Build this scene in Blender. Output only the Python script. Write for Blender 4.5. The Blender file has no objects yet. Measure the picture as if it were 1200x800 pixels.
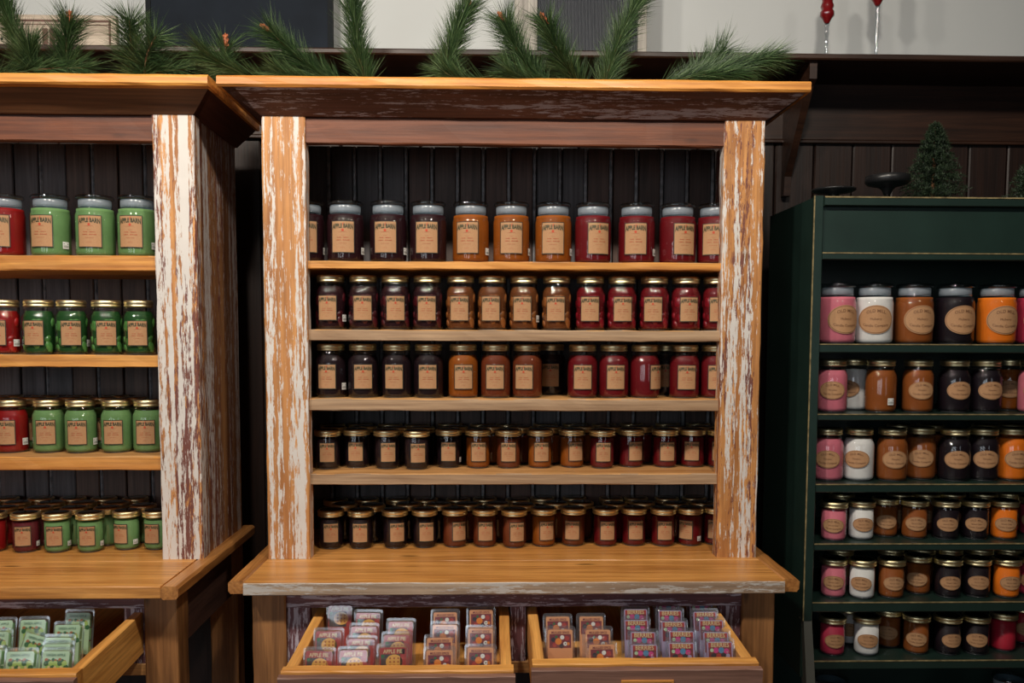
import bpy, bmesh, math, random
from mathutils import Vector, Matrix
random.seed(7)
S = bpy.context.scene
COL = S.collection

# ---------------------------------------------------------------- camera
cam = bpy.data.objects.new('camera', bpy.data.cameras.new('camera'))
COL.objects.link(cam)
cam.data.sensor_width = 36.0
cam.data.lens = 30.47
cam.data.shift_y = 0.0554
cam.data.clip_start = 0.05
def cam_matrix(yaw, pitch, roll, loc):
    cy, sy, cp, sp = math.cos(yaw), math.sin(yaw), math.cos(pitch), math.sin(pitch)
    f = Vector((sy*cp, cy*cp, sp)); r = Vector((cy, -sy, 0)); u = r.cross(f)
    cr, sr = math.cos(roll), math.sin(roll)
    r2 = r*cr + u*sr; u2 = u*cr - r*sr
    m = Matrix((r2, u2, -f)).transposed().to_4x4()
    m.translation = Vector(loc)
    return m
cam.matrix_world = cam_matrix(0.0255, -0.06985, 0.00344, (-0.0632, -2.25, 0.5805))
S.camera = cam

# ---------------------------------------------------------------- world, exposure, lights
S.view_settings.view_transform = 'Standard'
S.view_settings.look = 'None'
S.view_settings.exposure = 0.2
S.view_settings.gamma = 1.0
S.cycles.transparent_max_bounces = 32
S.cycles.max_bounces = 8
w = bpy.data.worlds.new('room_world'); S.world = w; w.use_nodes = True
w.node_tree.nodes['Background'].inputs[0].default_value = (0.60, 0.61, 0.66, 1)
w.node_tree.nodes['Background'].inputs[1].default_value = 0.025

def area(name, loc, target, sx, sy, power, color, shape='RECTANGLE'):
    l = bpy.data.lights.new(name, 'AREA'); l.shape = shape
    l.size = sx; l.size_y = sy; l.energy = power; l.color = color
    o = bpy.data.objects.new(name, l); COL.objects.link(o)
    o.location = loc
    o.rotation_euler = (Vector(target)-Vector(loc)).to_track_quat('-Z', 'Y').to_euler()
    return o
# daylight through the shop front windows behind the photographer
DAY = (0.84, 0.92, 1.0)
for i, x in enumerate((-3.6, -2.3, -1.0)):
    area('daylight_window', (x, -4.93, 0.75), (x*0.3, 0, 0.4), 1.05, 1.5, 14, DAY)
area('daylight_window', (2.1, -4.93, 0.75), (0.5, 0, 0.4), 1.05, 1.5, 5, DAY)
# warm track lamps on the ceiling
WARM = (1.0, 0.91, 0.79)
for (x, y, p) in ((-1.5, -1.45, 17), (-0.6, -1.4, 20), (0.4, -1.4, 17), (1.35, -1.5, 2.6)):
    area('track_lamp', (x, y, 2.0), (x*0.8, 0.1, 0.45), 0.15, 0.15, p, WARM, 'DISK')

# ---------------------------------------------------------------- helpers
def tag(o, label=None, cat=None, group=None, kind=None):
    if label: o['label'] = label
    if cat: o['category'] = cat
    if group: o['group'] = group
    if kind: o['kind'] = kind
    return o
def empty(name, loc=(0, 0, 0), rz=0.0, **k):
    o = bpy.data.objects.new(name, None); COL.objects.link(o)
    o.empty_display_size = 0.05
    o.location = loc; o.rotation_euler = (0, 0, rz)
    return tag(o, **k)
def link(name, me, parent=None, mat=None, **k):
    o = bpy.data.objects.new(name, me); COL.objects.link(o)
    if parent: o.parent = parent
    if mat is not None:
        if len(me.materials) == 0: me.materials.append(mat)
        o.material_slots[0].link = 'OBJECT'; o.material_slots[0].material = mat
    return tag(o, **k)
def mesh(name, verts, faces, mats=(), mi=None, smooth=False):
    me = bpy.data.meshes.new(name)
    me.from_pydata([tuple(v) for v in verts], [], faces)
    for m in mats: me.materials.append(m)
    if mi: me.polygons.foreach_set('material_index', mi)
    if smooth: me.polygons.foreach_set('use_smooth', [True]*len(me.polygons))
    me.update()
    return me
class MB:
    """collects shapes for one mesh"""
    def __init__(s): s.v = []; s.f = []; s.m = []; s.sm = []
    def add(s, vs, fs, m=0, smooth=False):
        n = len(s.v); s.v += [tuple(v) for v in vs]
        s.f += [tuple(i+n for i in f) for f in fs]; s.m += [m]*len(fs); s.sm += [smooth]*len(fs)
    def board(s, x0, x1, y0, y1, z0, z1, axis='x', b=0.003, wob=0.0008, n=10, m=0, rnd=None):
        """a sawn board: bevelled section lofted along its length with slightly uneven edges"""
        R = rnd or random
        lo = {'x': (x0, x1), 'y': (y0, y1), 'z': (z0, z1)}[axis]
        A = {'x': ((y0, y1), (z0, z1)), 'y': ((x0, x1), (z0, z1)), 'z': ((x0, x1), (y0, y1))}[axis]
        (a0, a1), (c0, c1) = A
        sec = [(a0+b, c0), (a1-b, c0), (a1, c0+b), (a1, c1-b), (a1-b, c1), (a0+b, c1), (a0, c1-b), (a0, c0+b)]
        vs = []
        for i in range(n+1):
            t = lo[0]+(lo[1]-lo[0])*i/n
            for (a, c) in sec:
                da, dc = R.uniform(-wob, wob), R.uniform(-wob, wob)
                p = (a+da, c+dc)
                vs.append((t, p[0], p[1]) if axis == 'x' else (p[0], t, p[1]) if axis == 'y' else (p[0], p[1], t))
        fs = []
        for i in range(n):
            for k in range(8):
                a = i*8+k; c = i*8+(k+1) % 8
                fs.append((a, c, c+8, a+8))
        fs.append(tuple(range(7, -1, -1))); fs.append(tuple(n*8+k for k in range(8)))
        if axis == 'y': fs = [tuple(reversed(f)) for f in fs]
        s.add(vs, fs, m)
        return s
    def box(s, x0, x1, y0, y1, z0, z1, m=0):
        v = [(x, y, z) for z in (z0, z1) for y in (y0, y1) for x in (x0, x1)]
        s.add(v, [(0, 2, 3, 1), (4, 5, 7, 6), (0, 1, 5, 4), (2, 6, 7, 3), (0, 4, 6, 2), (1, 3, 7, 5)], m)
        return s
    def lathe(s, prof, seg=28, m=0, c=(0, 0, 0), cap=True, smooth=True, sx=1.0, sy=1.0):
        vs = []; fs = []
        for (r, z) in prof:
            for k in range(seg):
                a = 2*math.pi*k/seg
                vs.append((c[0]+r*math.cos(a)*sx, c[1]+r*math.sin(a)*sy, c[2]+z))
        for i in range(len(prof)-1):
            for k in range(seg):
                a = i*seg+k; b2 = i*seg+(k+1) % seg
                fs.append((a, b2, b2+seg, a+seg))
        if cap:
            fs.append(tuple(range(seg-1, -1, -1))); fs.append(tuple((len(prof)-1)*seg+k for k in range(seg)))
        s.add(vs, fs, m, smooth)
        return s
    def tube(s, pts, rad, seg=8, m=0, smooth=True):
        rads = rad if isinstance(rad, (list, tuple)) else [rad]*len(pts)
        vs = []; fs = []
        for i, p in enumerate(pts):
            p = Vector(p)
            d = (Vector(pts[min(i+1, len(pts)-1)])-Vector(pts[max(i-1, 0)])).normalized()
            up = Vector((0, 0, 1)) if abs(d.z) < .9 else Vector((1, 0, 0))
            u = d.cross(up).normalized(); v = d.cross(u)
            for k in range(seg):
                a = 2*math.pi*k/seg
                vs.append(p+(u*math.cos(a)+v*math.sin(a))*rads[i])
        for i in range(len(pts)-1):
            for k in range(seg):
                a = i*seg+k; b = i*seg+(k+1) % seg
                fs.append((a, a+seg, b+seg, b))
        fs.append(tuple(range(seg))); fs.append(tuple((len(pts)-1)*seg+k for k in range(seg-1, -1, -1)))
        s.add(vs, fs, m, smooth)
        return s
    def blob(s, c, r, m=0, sq=(1, 1, 1), rot=0.0, nu=10, nv=6):
        vs = []; fs = []
        cr, sr = math.cos(rot), math.sin(rot)
        for i in range(nv+1):
            th = math.pi*i/nv
            for k in range(nu):
                a = 2*math.pi*k/nu
                x = r*math.sin(th)*math.cos(a)*sq[0]; y = r*math.sin(th)*math.sin(a)*sq[1]; z = r*math.cos(th)*sq[2]
                vs.append((c[0]+x*cr-z*sr, c[1]+y, c[2]+x*sr+z*cr))
        for i in range(nv):
            for k in range(nu):
                a = i*nu+k; b = i*nu+(k+1) % nu
                fs.append((a, a+nu, b+nu, b))
        s.add(vs, fs, m, True)
        return s
    def mesh(s, name, mats=()):
        me = mesh(name, s.v, s.f, mats, s.m)
        me.polygons.foreach_set('use_smooth', s.sm)
        return me
    def obj(s, name, mat, parent=None, **k):
        mats = mat if isinstance(mat, (list, tuple)) else [mat]
        return link(name, s.mesh(name, mats), parent, **k)

# ---------------------------------------------------------------- materials
def newmat(name):
    m = bpy.data.materials.new(name); m.use_nodes = True
    nt = m.node_tree; return m, nt, nt.nodes['Principled BSDF']
def plain(name, col, rough=0.5, metal=0.0, coat=0.0, spec=0.5, noise=0.0, nscale=40, sss=0.0):
    m, nt, b = newmat(name)
    b.inputs['Base Color'].default_value = (*col, 1)
    b.inputs['Roughness'].default_value = rough
    b.inputs['Metallic'].default_value = metal
    b.inputs['Coat Weight'].default_value = coat
    b.inputs['Coat Roughness'].default_value = 0.03
    b.inputs['Specular IOR Level'].default_value = spec
    if noise:
        tc = nt.nodes.new('ShaderNodeTexCoord'); n = nt.nodes.new('ShaderNodeTexNoise')
        n.inputs['Scale'].default_value = nscale; n.inputs['Detail'].default_value = 5
        nt.links.new(tc.outputs['Object'], n.inputs['Vector'])
        r = nt.nodes.new('ShaderNodeValToRGB')
        r.color_ramp.elements[0].position = 0.3; r.color_ramp.elements[1].position = 0.7
        r.color_ramp.elements[0].color = (*[c*(1-noise) for c in col], 1)
        r.color_ramp.elements[1].color = (*[min(1, c*(1+noise)) for c in col], 1)
        nt.links.new(n.outputs['Fac'], r.inputs['Fac']); nt.links.new(r.outputs['Color'], b.inputs['Base Color'])
    return m
def wood(name, dark, light, axis='x', seed=0.0, rough=0.5, paints=(), gr=1.0, knots=True, bump=0.25, coat=0.0):
    """weathered sawn wood: long grain, knots, and flaking paint layers (colour, coverage, softness)"""
    m, nt, b = newmat(name); N = nt.nodes; L = nt.links
    tc = N.new('ShaderNodeTexCoord')
    def mp(across, along, off):
        q = N.new('ShaderNodeMapping')
        sc = {'x': (along, across, across), 'y': (across, along, across), 'z': (across, across, along)}[axis]
        q.inputs['Scale'].default_value = sc
        q.inputs['Location'].default_value = (seed*3.1+off, seed*1.7+off*2, seed*2.3+off*3)
        L.new(tc.outputs['Object'], q.inputs['Vector']); return q.outputs['Vector']
    def noise(vec, scale, detail=6, rough_=0.6, dist=0.0):
        n = N.new('ShaderNodeTexNoise'); n.inputs['Scale'].default_value = scale
        n.inputs['Detail'].default_value = detail; n.inputs['Roughness'].default_value = rough_
        n.inputs['Distortion'].default_value = dist
        L.new(vec, n.inputs['Vector']); return n.outputs['Fac']
    def ramp(fac, stops):
        r = N.new('ShaderNodeValToRGB'); e = r.color_ramp.elements
        e[0].position, e[1].position = stops[0][0], stops[-1][0]
        e[0].color = (*stops[0][1], 1); e[1].color = (*stops[-1][1], 1)
        for p, c in stops[1:-1]: x = e.new(p); x.color = (*c, 1)
        L.new(fac, r.inputs['Fac']); return r.outputs['Color']
    def mix(fac, a, c):
        x = N.new('ShaderNodeMix'); x.data_type = 'RGBA'
        L.new(fac, x.inputs[0]); L.new(a, x.inputs[6])
        if isinstance(c, tuple): x.inputs[7].default_value = (*c, 1)
        else: L.new(c, x.inputs[7])
        return x.outputs[2]
    def maths(op, a, c):
        x = N.new('ShaderNodeMath'); x.operation = op
        for i, q in enumerate((a, c)):
            if isinstance(q, (int, float)): x.inputs[i].default_value = q
            else: L.new(q, x.inputs[i])
        return x.outputs[0]
    g1 = noise(mp(22*gr, 1.3*gr, 0), 1.0, 5, 0.62, 1.2)
    g2 = noise(mp(150*gr, 4*gr, 5), 1.0, 3, 0.6)
    mid = tuple((a*0.6+c*0.4) for a, c in zip(dark, light))
    col = ramp(g1, [(0.28, dark), (0.45, mid), (0.62, light), (0.8, mid)])
    fine = ramp(g2, [(0.35, (0.62, 0.6, 0.6)), (0.6, (1, 1, 1))])
    mul = N.new('ShaderNodeMix'); mul.data_type = 'RGBA'; mul.blend_type = 'MULTIPLY'; mul.inputs[0].default_value = 0.75
    L.new(col, mul.inputs[6]); L.new(fine, mul.inputs[7]); col = mul.outputs[2]
    if knots:
        v = N.new('ShaderNodeTexVoronoi'); v.inputs['Scale'].default_value = 1.0
        L.new(mp(11, 3.2, 9), v.inputs['Vector'])
        kf = ramp(v.outputs['Distance'], [(0.05, (1, 1, 1)), (0.11, (0, 0, 0))])
        kk = N.new('ShaderNodeRGBToBW'); L.new(kf, kk.inputs[0])
        col = mix(maths('MULTIPLY', kk.outputs[0], 0.75), col, tuple(c*0.25 for c in dark))
    height = g2
    for i, (pc, cov, across, along) in enumerate(paints):
        big = noise(mp(across, along, 20+i*7), 1.0, 4, 0.6, 0.5)
        fl = noise(mp(170, 22, 31+i*5), 1.0, 5, 0.75)
        s_ = maths('ADD', maths('MULTIPLY', big, 1.0), maths('MULTIPLY', fl, 0.9))
        t = 0.95+(0.5-cov)*0.6
        f = ramp(s_, [(t-0.012, (0, 0, 0)), (t+0.03, (1, 1, 1))])
        fb = N.new('ShaderNodeRGBToBW'); L.new(f, fb.inputs[0])
        f2 = fb.outputs[0]
        col = mix(f2, col, pc)
        height = maths('ADD', height, maths('MULTIPLY', f2, 0.5))
    L.new(col, b.inputs['Base Color'])
    b.inputs['Roughness'].default_value = rough
    b.inputs['Coat Weight'].default_value = coat
    b.inputs['Coat Roughness'].default_value = 0.25
    bp = N.new('ShaderNodeBump'); bp.inputs['Strength'].default_value = bump; bp.inputs['Distance'].default_value = 0.002
    L.new(height, bp.inputs['Height']); L.new(bp.outputs['Normal'], b.inputs['Normal'])
    return m
def thin_glass(name, tint=(1, 1, 1), rough=0.02, base=0.05, milky=0.0, milk=(0.8, 0.85, 0.9)):
    """thin clear sheet: straight-through transmission plus Schlick reflection, same from both sides"""
    m = bpy.data.materials.new(name); m.use_nodes = True; nt = m.node_tree; N = nt.nodes; L = nt.links
    N.remove(N['Principled BSDF'])
    out = N['Material Output']
    tr = N.new('ShaderNodeBsdfTransparent'); tr.inputs[0].default_value = (*tint, 1)
    gl = N.new('ShaderNodeBsdfGlossy'); gl.inputs['Roughness'].default_value = rough
    geo = N.new('ShaderNodeNewGeometry')
    dot = N.new('ShaderNodeVectorMath'); dot.operation = 'DOT_PRODUCT'
    L.new(geo.outputs['Incoming'], dot.inputs[0]); L.new(geo.outputs['Normal'], dot.inputs[1])
    def M(op, a, c=None):
        x = N.new('ShaderNodeMath'); x.operation = op
        for i, q in enumerate((a, c)):
            if q is None: continue
            if isinstance(q, (int, float)): x.inputs[i].default_value = q
            else: L.new(q, x.inputs[i])
        return x.outputs[0]
    c_ = M('ABSOLUTE', dot.outputs['Value'])
    f = M('ADD', M('MULTIPLY', M('POWER', M('SUBTRACT', 1.0, c_), 5.0), 1-base), base)
    mx = N.new('ShaderNodeMixShader'); L.new(f, mx.inputs[0]); L.new(tr.outputs[0], mx.inputs[1]); L.new(gl.outputs[0], mx.inputs[2])
    last = mx.outputs[0]
    if milky:
        df = N.new('ShaderNodeBsdfDiffuse'); df.inputs[0].default_value = (*milk, 1)
        m2 = N.new('ShaderNodeMixShader'); m2.inputs[0].default_value = milky
        L.new(last, m2.inputs[1]); L.new(df.outputs[0], m2.inputs[2]); last = m2.outputs[0]
    L.new(last, out.inputs['Surface'])
    return m

WHITEP = (0.68, 0.64, 0.60); BARN = (0.17, 0.055, 0.04); LILAC = (0.46, 0.40, 0.46)
OD, OL = (0.26, 0.085, 0.018), (0.62, 0.27, 0.075)         # orange pine
POST_M = [wood('painted_post_wood', (0.36, 0.13, 0.035), (0.66, 0.31, 0.10), 'z', s, 0.55, [(BARN, c0, 40, 1.2), (WHITEP, c1, 60, 1.5)])
          for s, c0, c1 in ((1, .33, .49), (2, .42, .44), (5, .48, .54))]
SHELF_TOP = wood('shelf_wood', (0.40, 0.17, 0.05), (0.70, 0.38, 0.14), 'x', 3, 0.5)
SHELF_OR = wood('orange_shelf_wood', (0.50, 0.18, 0.03), (0.80, 0.38, 0.09), 'x', 4, 0.45, knots=False)
SHELF_GR = wood('grey_sawn_shelf_wood', (0.32, 0.19, 0.10), (0.52, 0.35, 0.21), 'x', 6, 0.6, knots=False)
CAP_M = wood('orange_cap_wood', (0.45, 0.15, 0.025), (0.85, 0.38, 0.08), 'x', 8, 0.42, knots=False)
CAP_Y = wood('orange_cap_end_wood', (0.36, 0.12, 0.02), (0.7, 0.3, 0.06), 'y', 9, 0.45, knots=False)
CROWN_M = wood('dark_crown_wood', (0.075, 0.026, 0.016), (0.16, 0.06, 0.035), 'x', 10, 0.6, [((0.36, 0.30, 0.31), 0.43, 30, 1.7)])
CROWN_P = wood('plain_crown_wood', (0.09, 0.035, 0.016), (0.20, 0.085, 0.035), 'x', 31, 0.6, knots=False)
CROWN_Y = wood('dark_crown_side_wood', (0.07, 0.025, 0.015), (0.14, 0.05, 0.03), 'y', 11, 0.6)
RAIL_M = wood('rail_wood', (0.07, 0.018, 0.007), (0.19, 0.056, 0.020), 'x', 12, 0.55, [((0.6, 0.55, 0.53), 0.385, 36, 5.0)])
BACK_M = [wood('back_board_wood_%s' % n, d, l, 'z', s, 0.55, [((0.15, 0.155, 0.17), c-.06, 46, 1.0)], knots=False)
          for n, s, d, l, c in (('brown', 13, (0.045, 0.028, 0.022), (0.10, 0.064, 0.052), .22),
                                ('umber', 14, (0.05, 0.027, 0.02), (0.11, 0.06, 0.045), .12),
                                ('slate', 15, (0.05, 0.045, 0.046), (0.11, 0.10, 0.105), .34))]
BACK_L = [wood('left_back_board_wood_%s' % n, d, l, 'z', s, 0.55, [((0.24, 0.25, 0.27), c-.04, 46, 1.0)], knots=False)
          for n, s, d, l, c in (('grey', 16, (0.05, 0.045, 0.046), (0.13, 0.12, 0.125), .36),
                                ('brown', 17, (0.06, 0.035, 0.025), (0.14, 0.085, 0.06), .25))]
SIDE_M = wood('hutch_side_wood', (0.20, 0.08, 0.028), (0.40, 0.19, 0.07), 'z', 18, 0.55, [(BARN, .4, 24, 0.9), ((0.52, 0.49, 0.48), .42, 26, 0.9)])
COUNTER_M = wood('counter_wood', (0.42, 0.16, 0.033), (0.76, 0.36, 0.095), 'x', 19, 0.38, coat=0.15)
COUNTER_Y = wood('counter_end_wood', (0.30, 0.11, 0.025), (0.56, 0.25, 0.07), 'y', 20, 0.38, coat=0.15)
COUNTER_F = wood('counter_front_edge_wood', (0.30, 0.20, 0.13), (0.55, 0.42, 0.30), 'x', 21, 0.55, [((0.5, 0.46, 0.42), .45, 30, 2)], knots=False)
BEAD = plain('worn_bead_paint', (0.19, 0.19, 0.20), .5, noise=.5, nscale=60)
PURP = wood('plum_painted_apron_wood', (0.10, 0.038, 0.045), (0.19, 0.08, 0.085), 'x', 22, 0.5, [(LILAC, .45, 60, 3.0)], knots=False)
PURP_Z = wood('plum_painted_stile_wood', (0.10, 0.036, 0.045), (0.18, 0.075, 0.085), 'z', 23, 0.5, [(LILAC, .42, 50, 3)], knots=False)
LEG_M = wood('leg_wood', (0.17, 0.07, 0.022), (0.40, 0.18, 0.06), 'z', 24, 0.55)
DRAW_M = wood('drawer_pine_wood', (0.50, 0.20, 0.04), (0.82, 0.42, 0.11), 'y', 25, 0.45)
DRAW_X = wood('drawer_rim_wood', (0.46, 0.18, 0.035), (0.78, 0.38, 0.09), 'x', 26, 0.45, knots=False)
DFRONT = wood('drawer_front_wood', (0.13, 0.06, 0.045), (0.27, 0.14, 0.10), 'x', 27, 0.55, [((0.5, 0.45, 0.48), .36, 50, 3)])
DARKW = wood('dark_wainscot_wood', (0.009, 0.0035, 0.0022), (0.024, 0.009, 0.005), 'z', 28, 0.5, knots=False)
DARKX = wood('dark_ledge_wood', (0.016, 0.006, 0.003), (0.046, 0.018, 0.009), 'x', 29, 0.45, knots=False)
GREEN = plain('green_painted_wood', (0.012, 0.028, 0.022), 0.35, noise=0.15, nscale=9)
GREEN_E = plain('worn_green_edge', (0.22, 0.17, 0.08), 0.5, noise=0.5, nscale=60)
WALLW = plain('white_plaster', (0.56, 0.58, 0.575), 0.85, noise=0.03, nscale=3)
BLACKM = plain('black_iron', (0.012, 0.012, 0.013), 0.35)

GOLD = plain('gold_lid_metal', (0.90, 0.78, 0.46), 0.38, metal=1.0)
GOLD_T = plain('gold_lid_top_dark_reflection', (0.30, 0.25, 0.15), 0.16, metal=1.0)  # lid tops: reflection of the dark shelf above is put into the colour
CLEAR = thin_glass('clear_glass', (0.97, 0.98, 0.98), 0.025, 0.06)
LIDGL = thin_glass('thick_lid_glass', (0.72, 0.78, 0.80), 0.03, 0.10)
SEAL = thin_glass('frosted_lid_seal', (0.6, 0.65, 0.7), 0.2, 0.08, 0.5, (0.42, 0.48, 0.54))
PLAST = thin_glass('clear_plastic', (0.95, 0.97, 0.99), 0.12, 0.14, 0.03, (0.8, 0.88, 1.0))
KRAFT = plain('kraft_paper', (0.43, 0.23, 0.108), 0.7, noise=0.06, nscale=300)
KRAFT_E = plain('label_border_ink', (0.03, 0.03, 0.02), 0.6)
INK = plain('dark_green_ink', (0.035, 0.045, 0.02), 0.6)
INK_R = plain('red_ink', (0.50, 0.06, 0.02), 0.6)
INK_S = plain('faded_red_ink', (0.40, 0.10, 0.04), 0.6)
INK_B = plain('brown_ink', (0.16, 0.07, 0.03), 0.6)
STICK = plain('white_sticker_paper', (0.75, 0.75, 0.72), 0.6)
WAXC = {'burgundy': (0.017, 0.0018, 0.004), 'plum': (0.009, 0.002, 0.004), 'red': (0.12, 0.002, 0.005), 'amber': (0.25, 0.062, 0.004),
        'russet': (0.13, 0.024, 0.006), 'peach': (0.12, 0.035, 0.008), 'crimson': (0.22, 0.004, 0.004), 'wine': (0.10, 0.008, 0.014),
        'green': (0.13, 0.25, 0.09), 'apple': (0.014, 0.062, 0.014), 'pink': (0.58, 0.15, 0.20), 'white': (0.70, 0.68, 0.66),
        'caramel': (0.24, 0.065, 0.012), 'black': (0.008, 0.004, 0.007), 'orange': (0.75, 0.17, 0.010), 'rose': (0.38, 0.025, 0.06),
        'scarlet': (0.42, 0.015, 0.035)}
WAX = {k: plain('%s_wax' % k, c, 0.6, spec=0.2, noise=0.1, nscale=25) for k, c in WAXC.items()}
FRUIT = {'peach': plain('peach_slice_wax', (0.26, 0.085, 0.018), 0.4, coat=.3, noise=.35, nscale=30),
         'apple': plain('apple_slice_wax', (0.07, 0.21, 0.045), 0.4, coat=.3, noise=.4, nscale=30),
         'red': plain('cherry_wax', (0.20, 0.005, 0.012), 0.35, coat=.3, noise=.4, nscale=30),
         'burgundy': plain('dark_berry_wax', (0.065, 0.004, 0.007), 0.35, coat=.3, noise=.4, nscale=30),
         'crimson': plain('red_berry_wax', (0.32, 0.007, 0.007), 0.35, coat=.3, noise=.3, nscale=30)}
SAY = {'burgundy': 'burgundy', 'plum': 'near-black plum', 'red': 'deep red', 'amber': 'amber orange', 'russet': 'dark russet',
       'peach': 'brown peach-slice', 'crimson': 'bright crimson', 'wine': 'wine red', 'green': 'pale green', 'apple': 'green apple-slice',
       'pink': 'pink', 'white': 'white', 'caramel': 'caramel brown', 'black': 'near-black', 'orange': 'vivid orange', 'rose': 'rose red',
       'scarlet': 'plain scarlet'}

# ---------------------------------------------------------------- the room
def struct(name, mb, mat, **k): return mb.obj(name, mat, kind='structure', **k)
FLOOR_Z = -0.88; CEIL_Z = 2.15; WY = 0.62
FLOORM = wood('floor_plank_wood', (0.08, 0.045, 0.025), (0.19, 0.11, 0.06), 'y', 41, 0.45)
fl = struct('floor', MB().box(-5, 5, -5, WY+.1, FLOOR_Z-.04, FLOOR_Z-.012), FLOORM)
for i in range(17):
    MB().board(-2.2+i*.26, -2.2+i*.26+.256, -2.4, WY, FLOOR_Z-.014, FLOOR_Z, 'y', .002, 0, 1).obj('floorboard', FLOORM, fl)
struct('ceiling', MB().box(-5, 5, -5, WY+.1, CEIL_Z, CEIL_Z+.05), plain('ceiling_paint', (0.16, 0.15, 0.14), 0.9))
wall = struct('wall_back', MB().box(-5, 5, WY, WY+.1, FLOOR_Z, CEIL_Z), WALLW)
struct('wall_front', MB().box(-5, 5, -5.1, -5.0, FLOOR_Z, CEIL_Z), plain('shop_front_wall_paint', (0.10, 0.085, 0.07), 0.85))
struct('wall_left', MB().box(-5.1, -5, -5, WY, FLOOR_Z, CEIL_Z), plain('side_wall_paint', (0.12, 0.09, 0.07), 0.85))
struct('wall_right', MB().box(5, 5.1, -5, WY, FLOOR_Z, CEIL_Z), plain('right_wall_paint', (0.10, 0.07, 0.055), 0.85))
WINM = plain('window_frame_paint', (0.4, 0.38, 0.35), 0.5)
for i, x in enumerate((-3.6, -2.3, -1.0, 2.1)):
    f = MB()
    for (a, b, c, d) in ((x-.6, x-.53, -.07, 1.57), (x+.53, x+.6, -.07, 1.57), (x-.53, x+.53, -.07, 0), (x-.53, x+.53, 1.5, 1.57)):
        f.box(a, b, -5.0, -4.9, c, d)
    f.box(x-.02, x+.02, -4.92, -4.9, 0, 1.5)
    struct('window_%d' % (i+1), f, WINM)
# dark panelling below the ledge: vertical boards, frieze board with a bead under it
for i in range(34):
    x0 = -1.95+i*.128
    MB().board(x0, x0+.124, WY-.022, WY+.004, FLOOR_Z+.1, 1.215, 'z', .004, .0004, 3).obj('board', DARKW, wall)
MB().board(-2.0, 2.45, WY-.03, WY+.004, 1.222, 1.405, 'x', .004, .0004, 8).obj('frieze_board', DARKX, wall)
MB().board(-2.0, 2.45, WY-.04, WY+.004, 1.212, 1.222, 'x', .002, .0002, 4).obj('bead', DARKX, wall)
struct('baseboard_back', MB().board(-2.0, 2.45, WY-.04, WY, FLOOR_Z, FLOOR_Z+.1, 'x', .004, 0, 2), DARKW)

lg = empty('wall_ledge', (0, WY, 1.4), label='long dark brown wooden ledge running along the wall above the panelling', cat='ledge')
MB().board(-2.0, 2.45, -.28, 0.0, 0, .018, 'x', .004, .0006, 30).obj('ledge_board', DARKX, lg)
def bracket(x):
    m = MB(); h = .011
    prof = [(-.26, 0), (-.26, -.05), (-.235, -.065), (-.06, -.30), (-.055, -.36), (-.03, -.36), (-.03, 0)]
    vs = [(x-h, y, z) for y, z in prof]+[(x+h, y, z) for y, z in prof]; n = len(prof)
    m.add(vs, [tuple(range(n)), tuple(range(2*n-1, n-1, -1))]+[(k, k+n, (k+1) % n+n, (k+1) % n) for k in range(n)])
    m.obj('bracket', DARKX, lg)
for x in (-1.75, .895, 1.95): bracket(x)

# ---------------------------------------------------------------- hutches
def taper_board(parent, name, mat, pts):
    """board whose front face is a quad (bl, br, tr, tl), given with back quad"""
    MBx = MB(); MBx.add(pts, [(0, 1, 2, 3), (7, 6, 5, 4), (0, 4, 5, 1), (1, 5, 6, 2), (2, 6, 7, 3), (3, 7, 4, 0)])
    MBx.obj(name, mat, parent)
def drawer(parent, x0, x1, z1, yf, yb, plate=True):
    """open drawer: rim boards, sides, bottom; front face board and a label plate are its pieces"""
    zt_ = z1; py, pz = -.16, z1+.018     # pivot under the apron; the open drawer sags forward
    yf -= py; yb -= py; z1 = -.002; zb = z1-.105; t = .028
    d = MB()
    d.board(x0, x0+t*.85, yf+t, yb, zb, z1-.004, 'y', .002, .0008, 6)
    d.board(x1-t*.85, x1, yf+t, yb, zb, z1-.004, 'y', .002, .0008, 6)
    d.board(x0, x1, yb, yb+.015, zb, z1-.01, 'x', .002, .0004, 4)
    d.box(x0+.01, x1-.01, yf+.02, yb, zb+.005, zb+.013)
    dr = d.obj('drawer', DRAW_M, parent)
    dr.location = (0, py, pz); dr.rotation_euler = (math.asin(.019/abs(yf)), 0, 0)
    MB().board(x0-.003, x1+.003, yf+.006, yf+t+.008, zb, z1, 'x', .0025, .001, 14).obj('drawer_rim', DRAW_X, dr)
    MB().board(x0-.006, x1+.006, yf-.012, yf+.006, zb-.012, z1-.006, 'x', .002, .001, 14).obj('drawer_front', DFRONT, dr)
    if plate:
        c = (x0+x1)/2; q = MB()
        for a in ((c-.055, c+.055, z1-.032, z1-.028), (c-.055, c+.055, z1-.075, z1-.071), (c-.055, c-.051, z1-.071, z1-.032), (c+.051, c+.055, z1-.071, z1-.032)):
            q.box(a[0], a[1], yf-.016, yf-.011, a[2], a[3])
        q.obj('label_plate', SHELF_OR, dr)
    return dr
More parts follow.
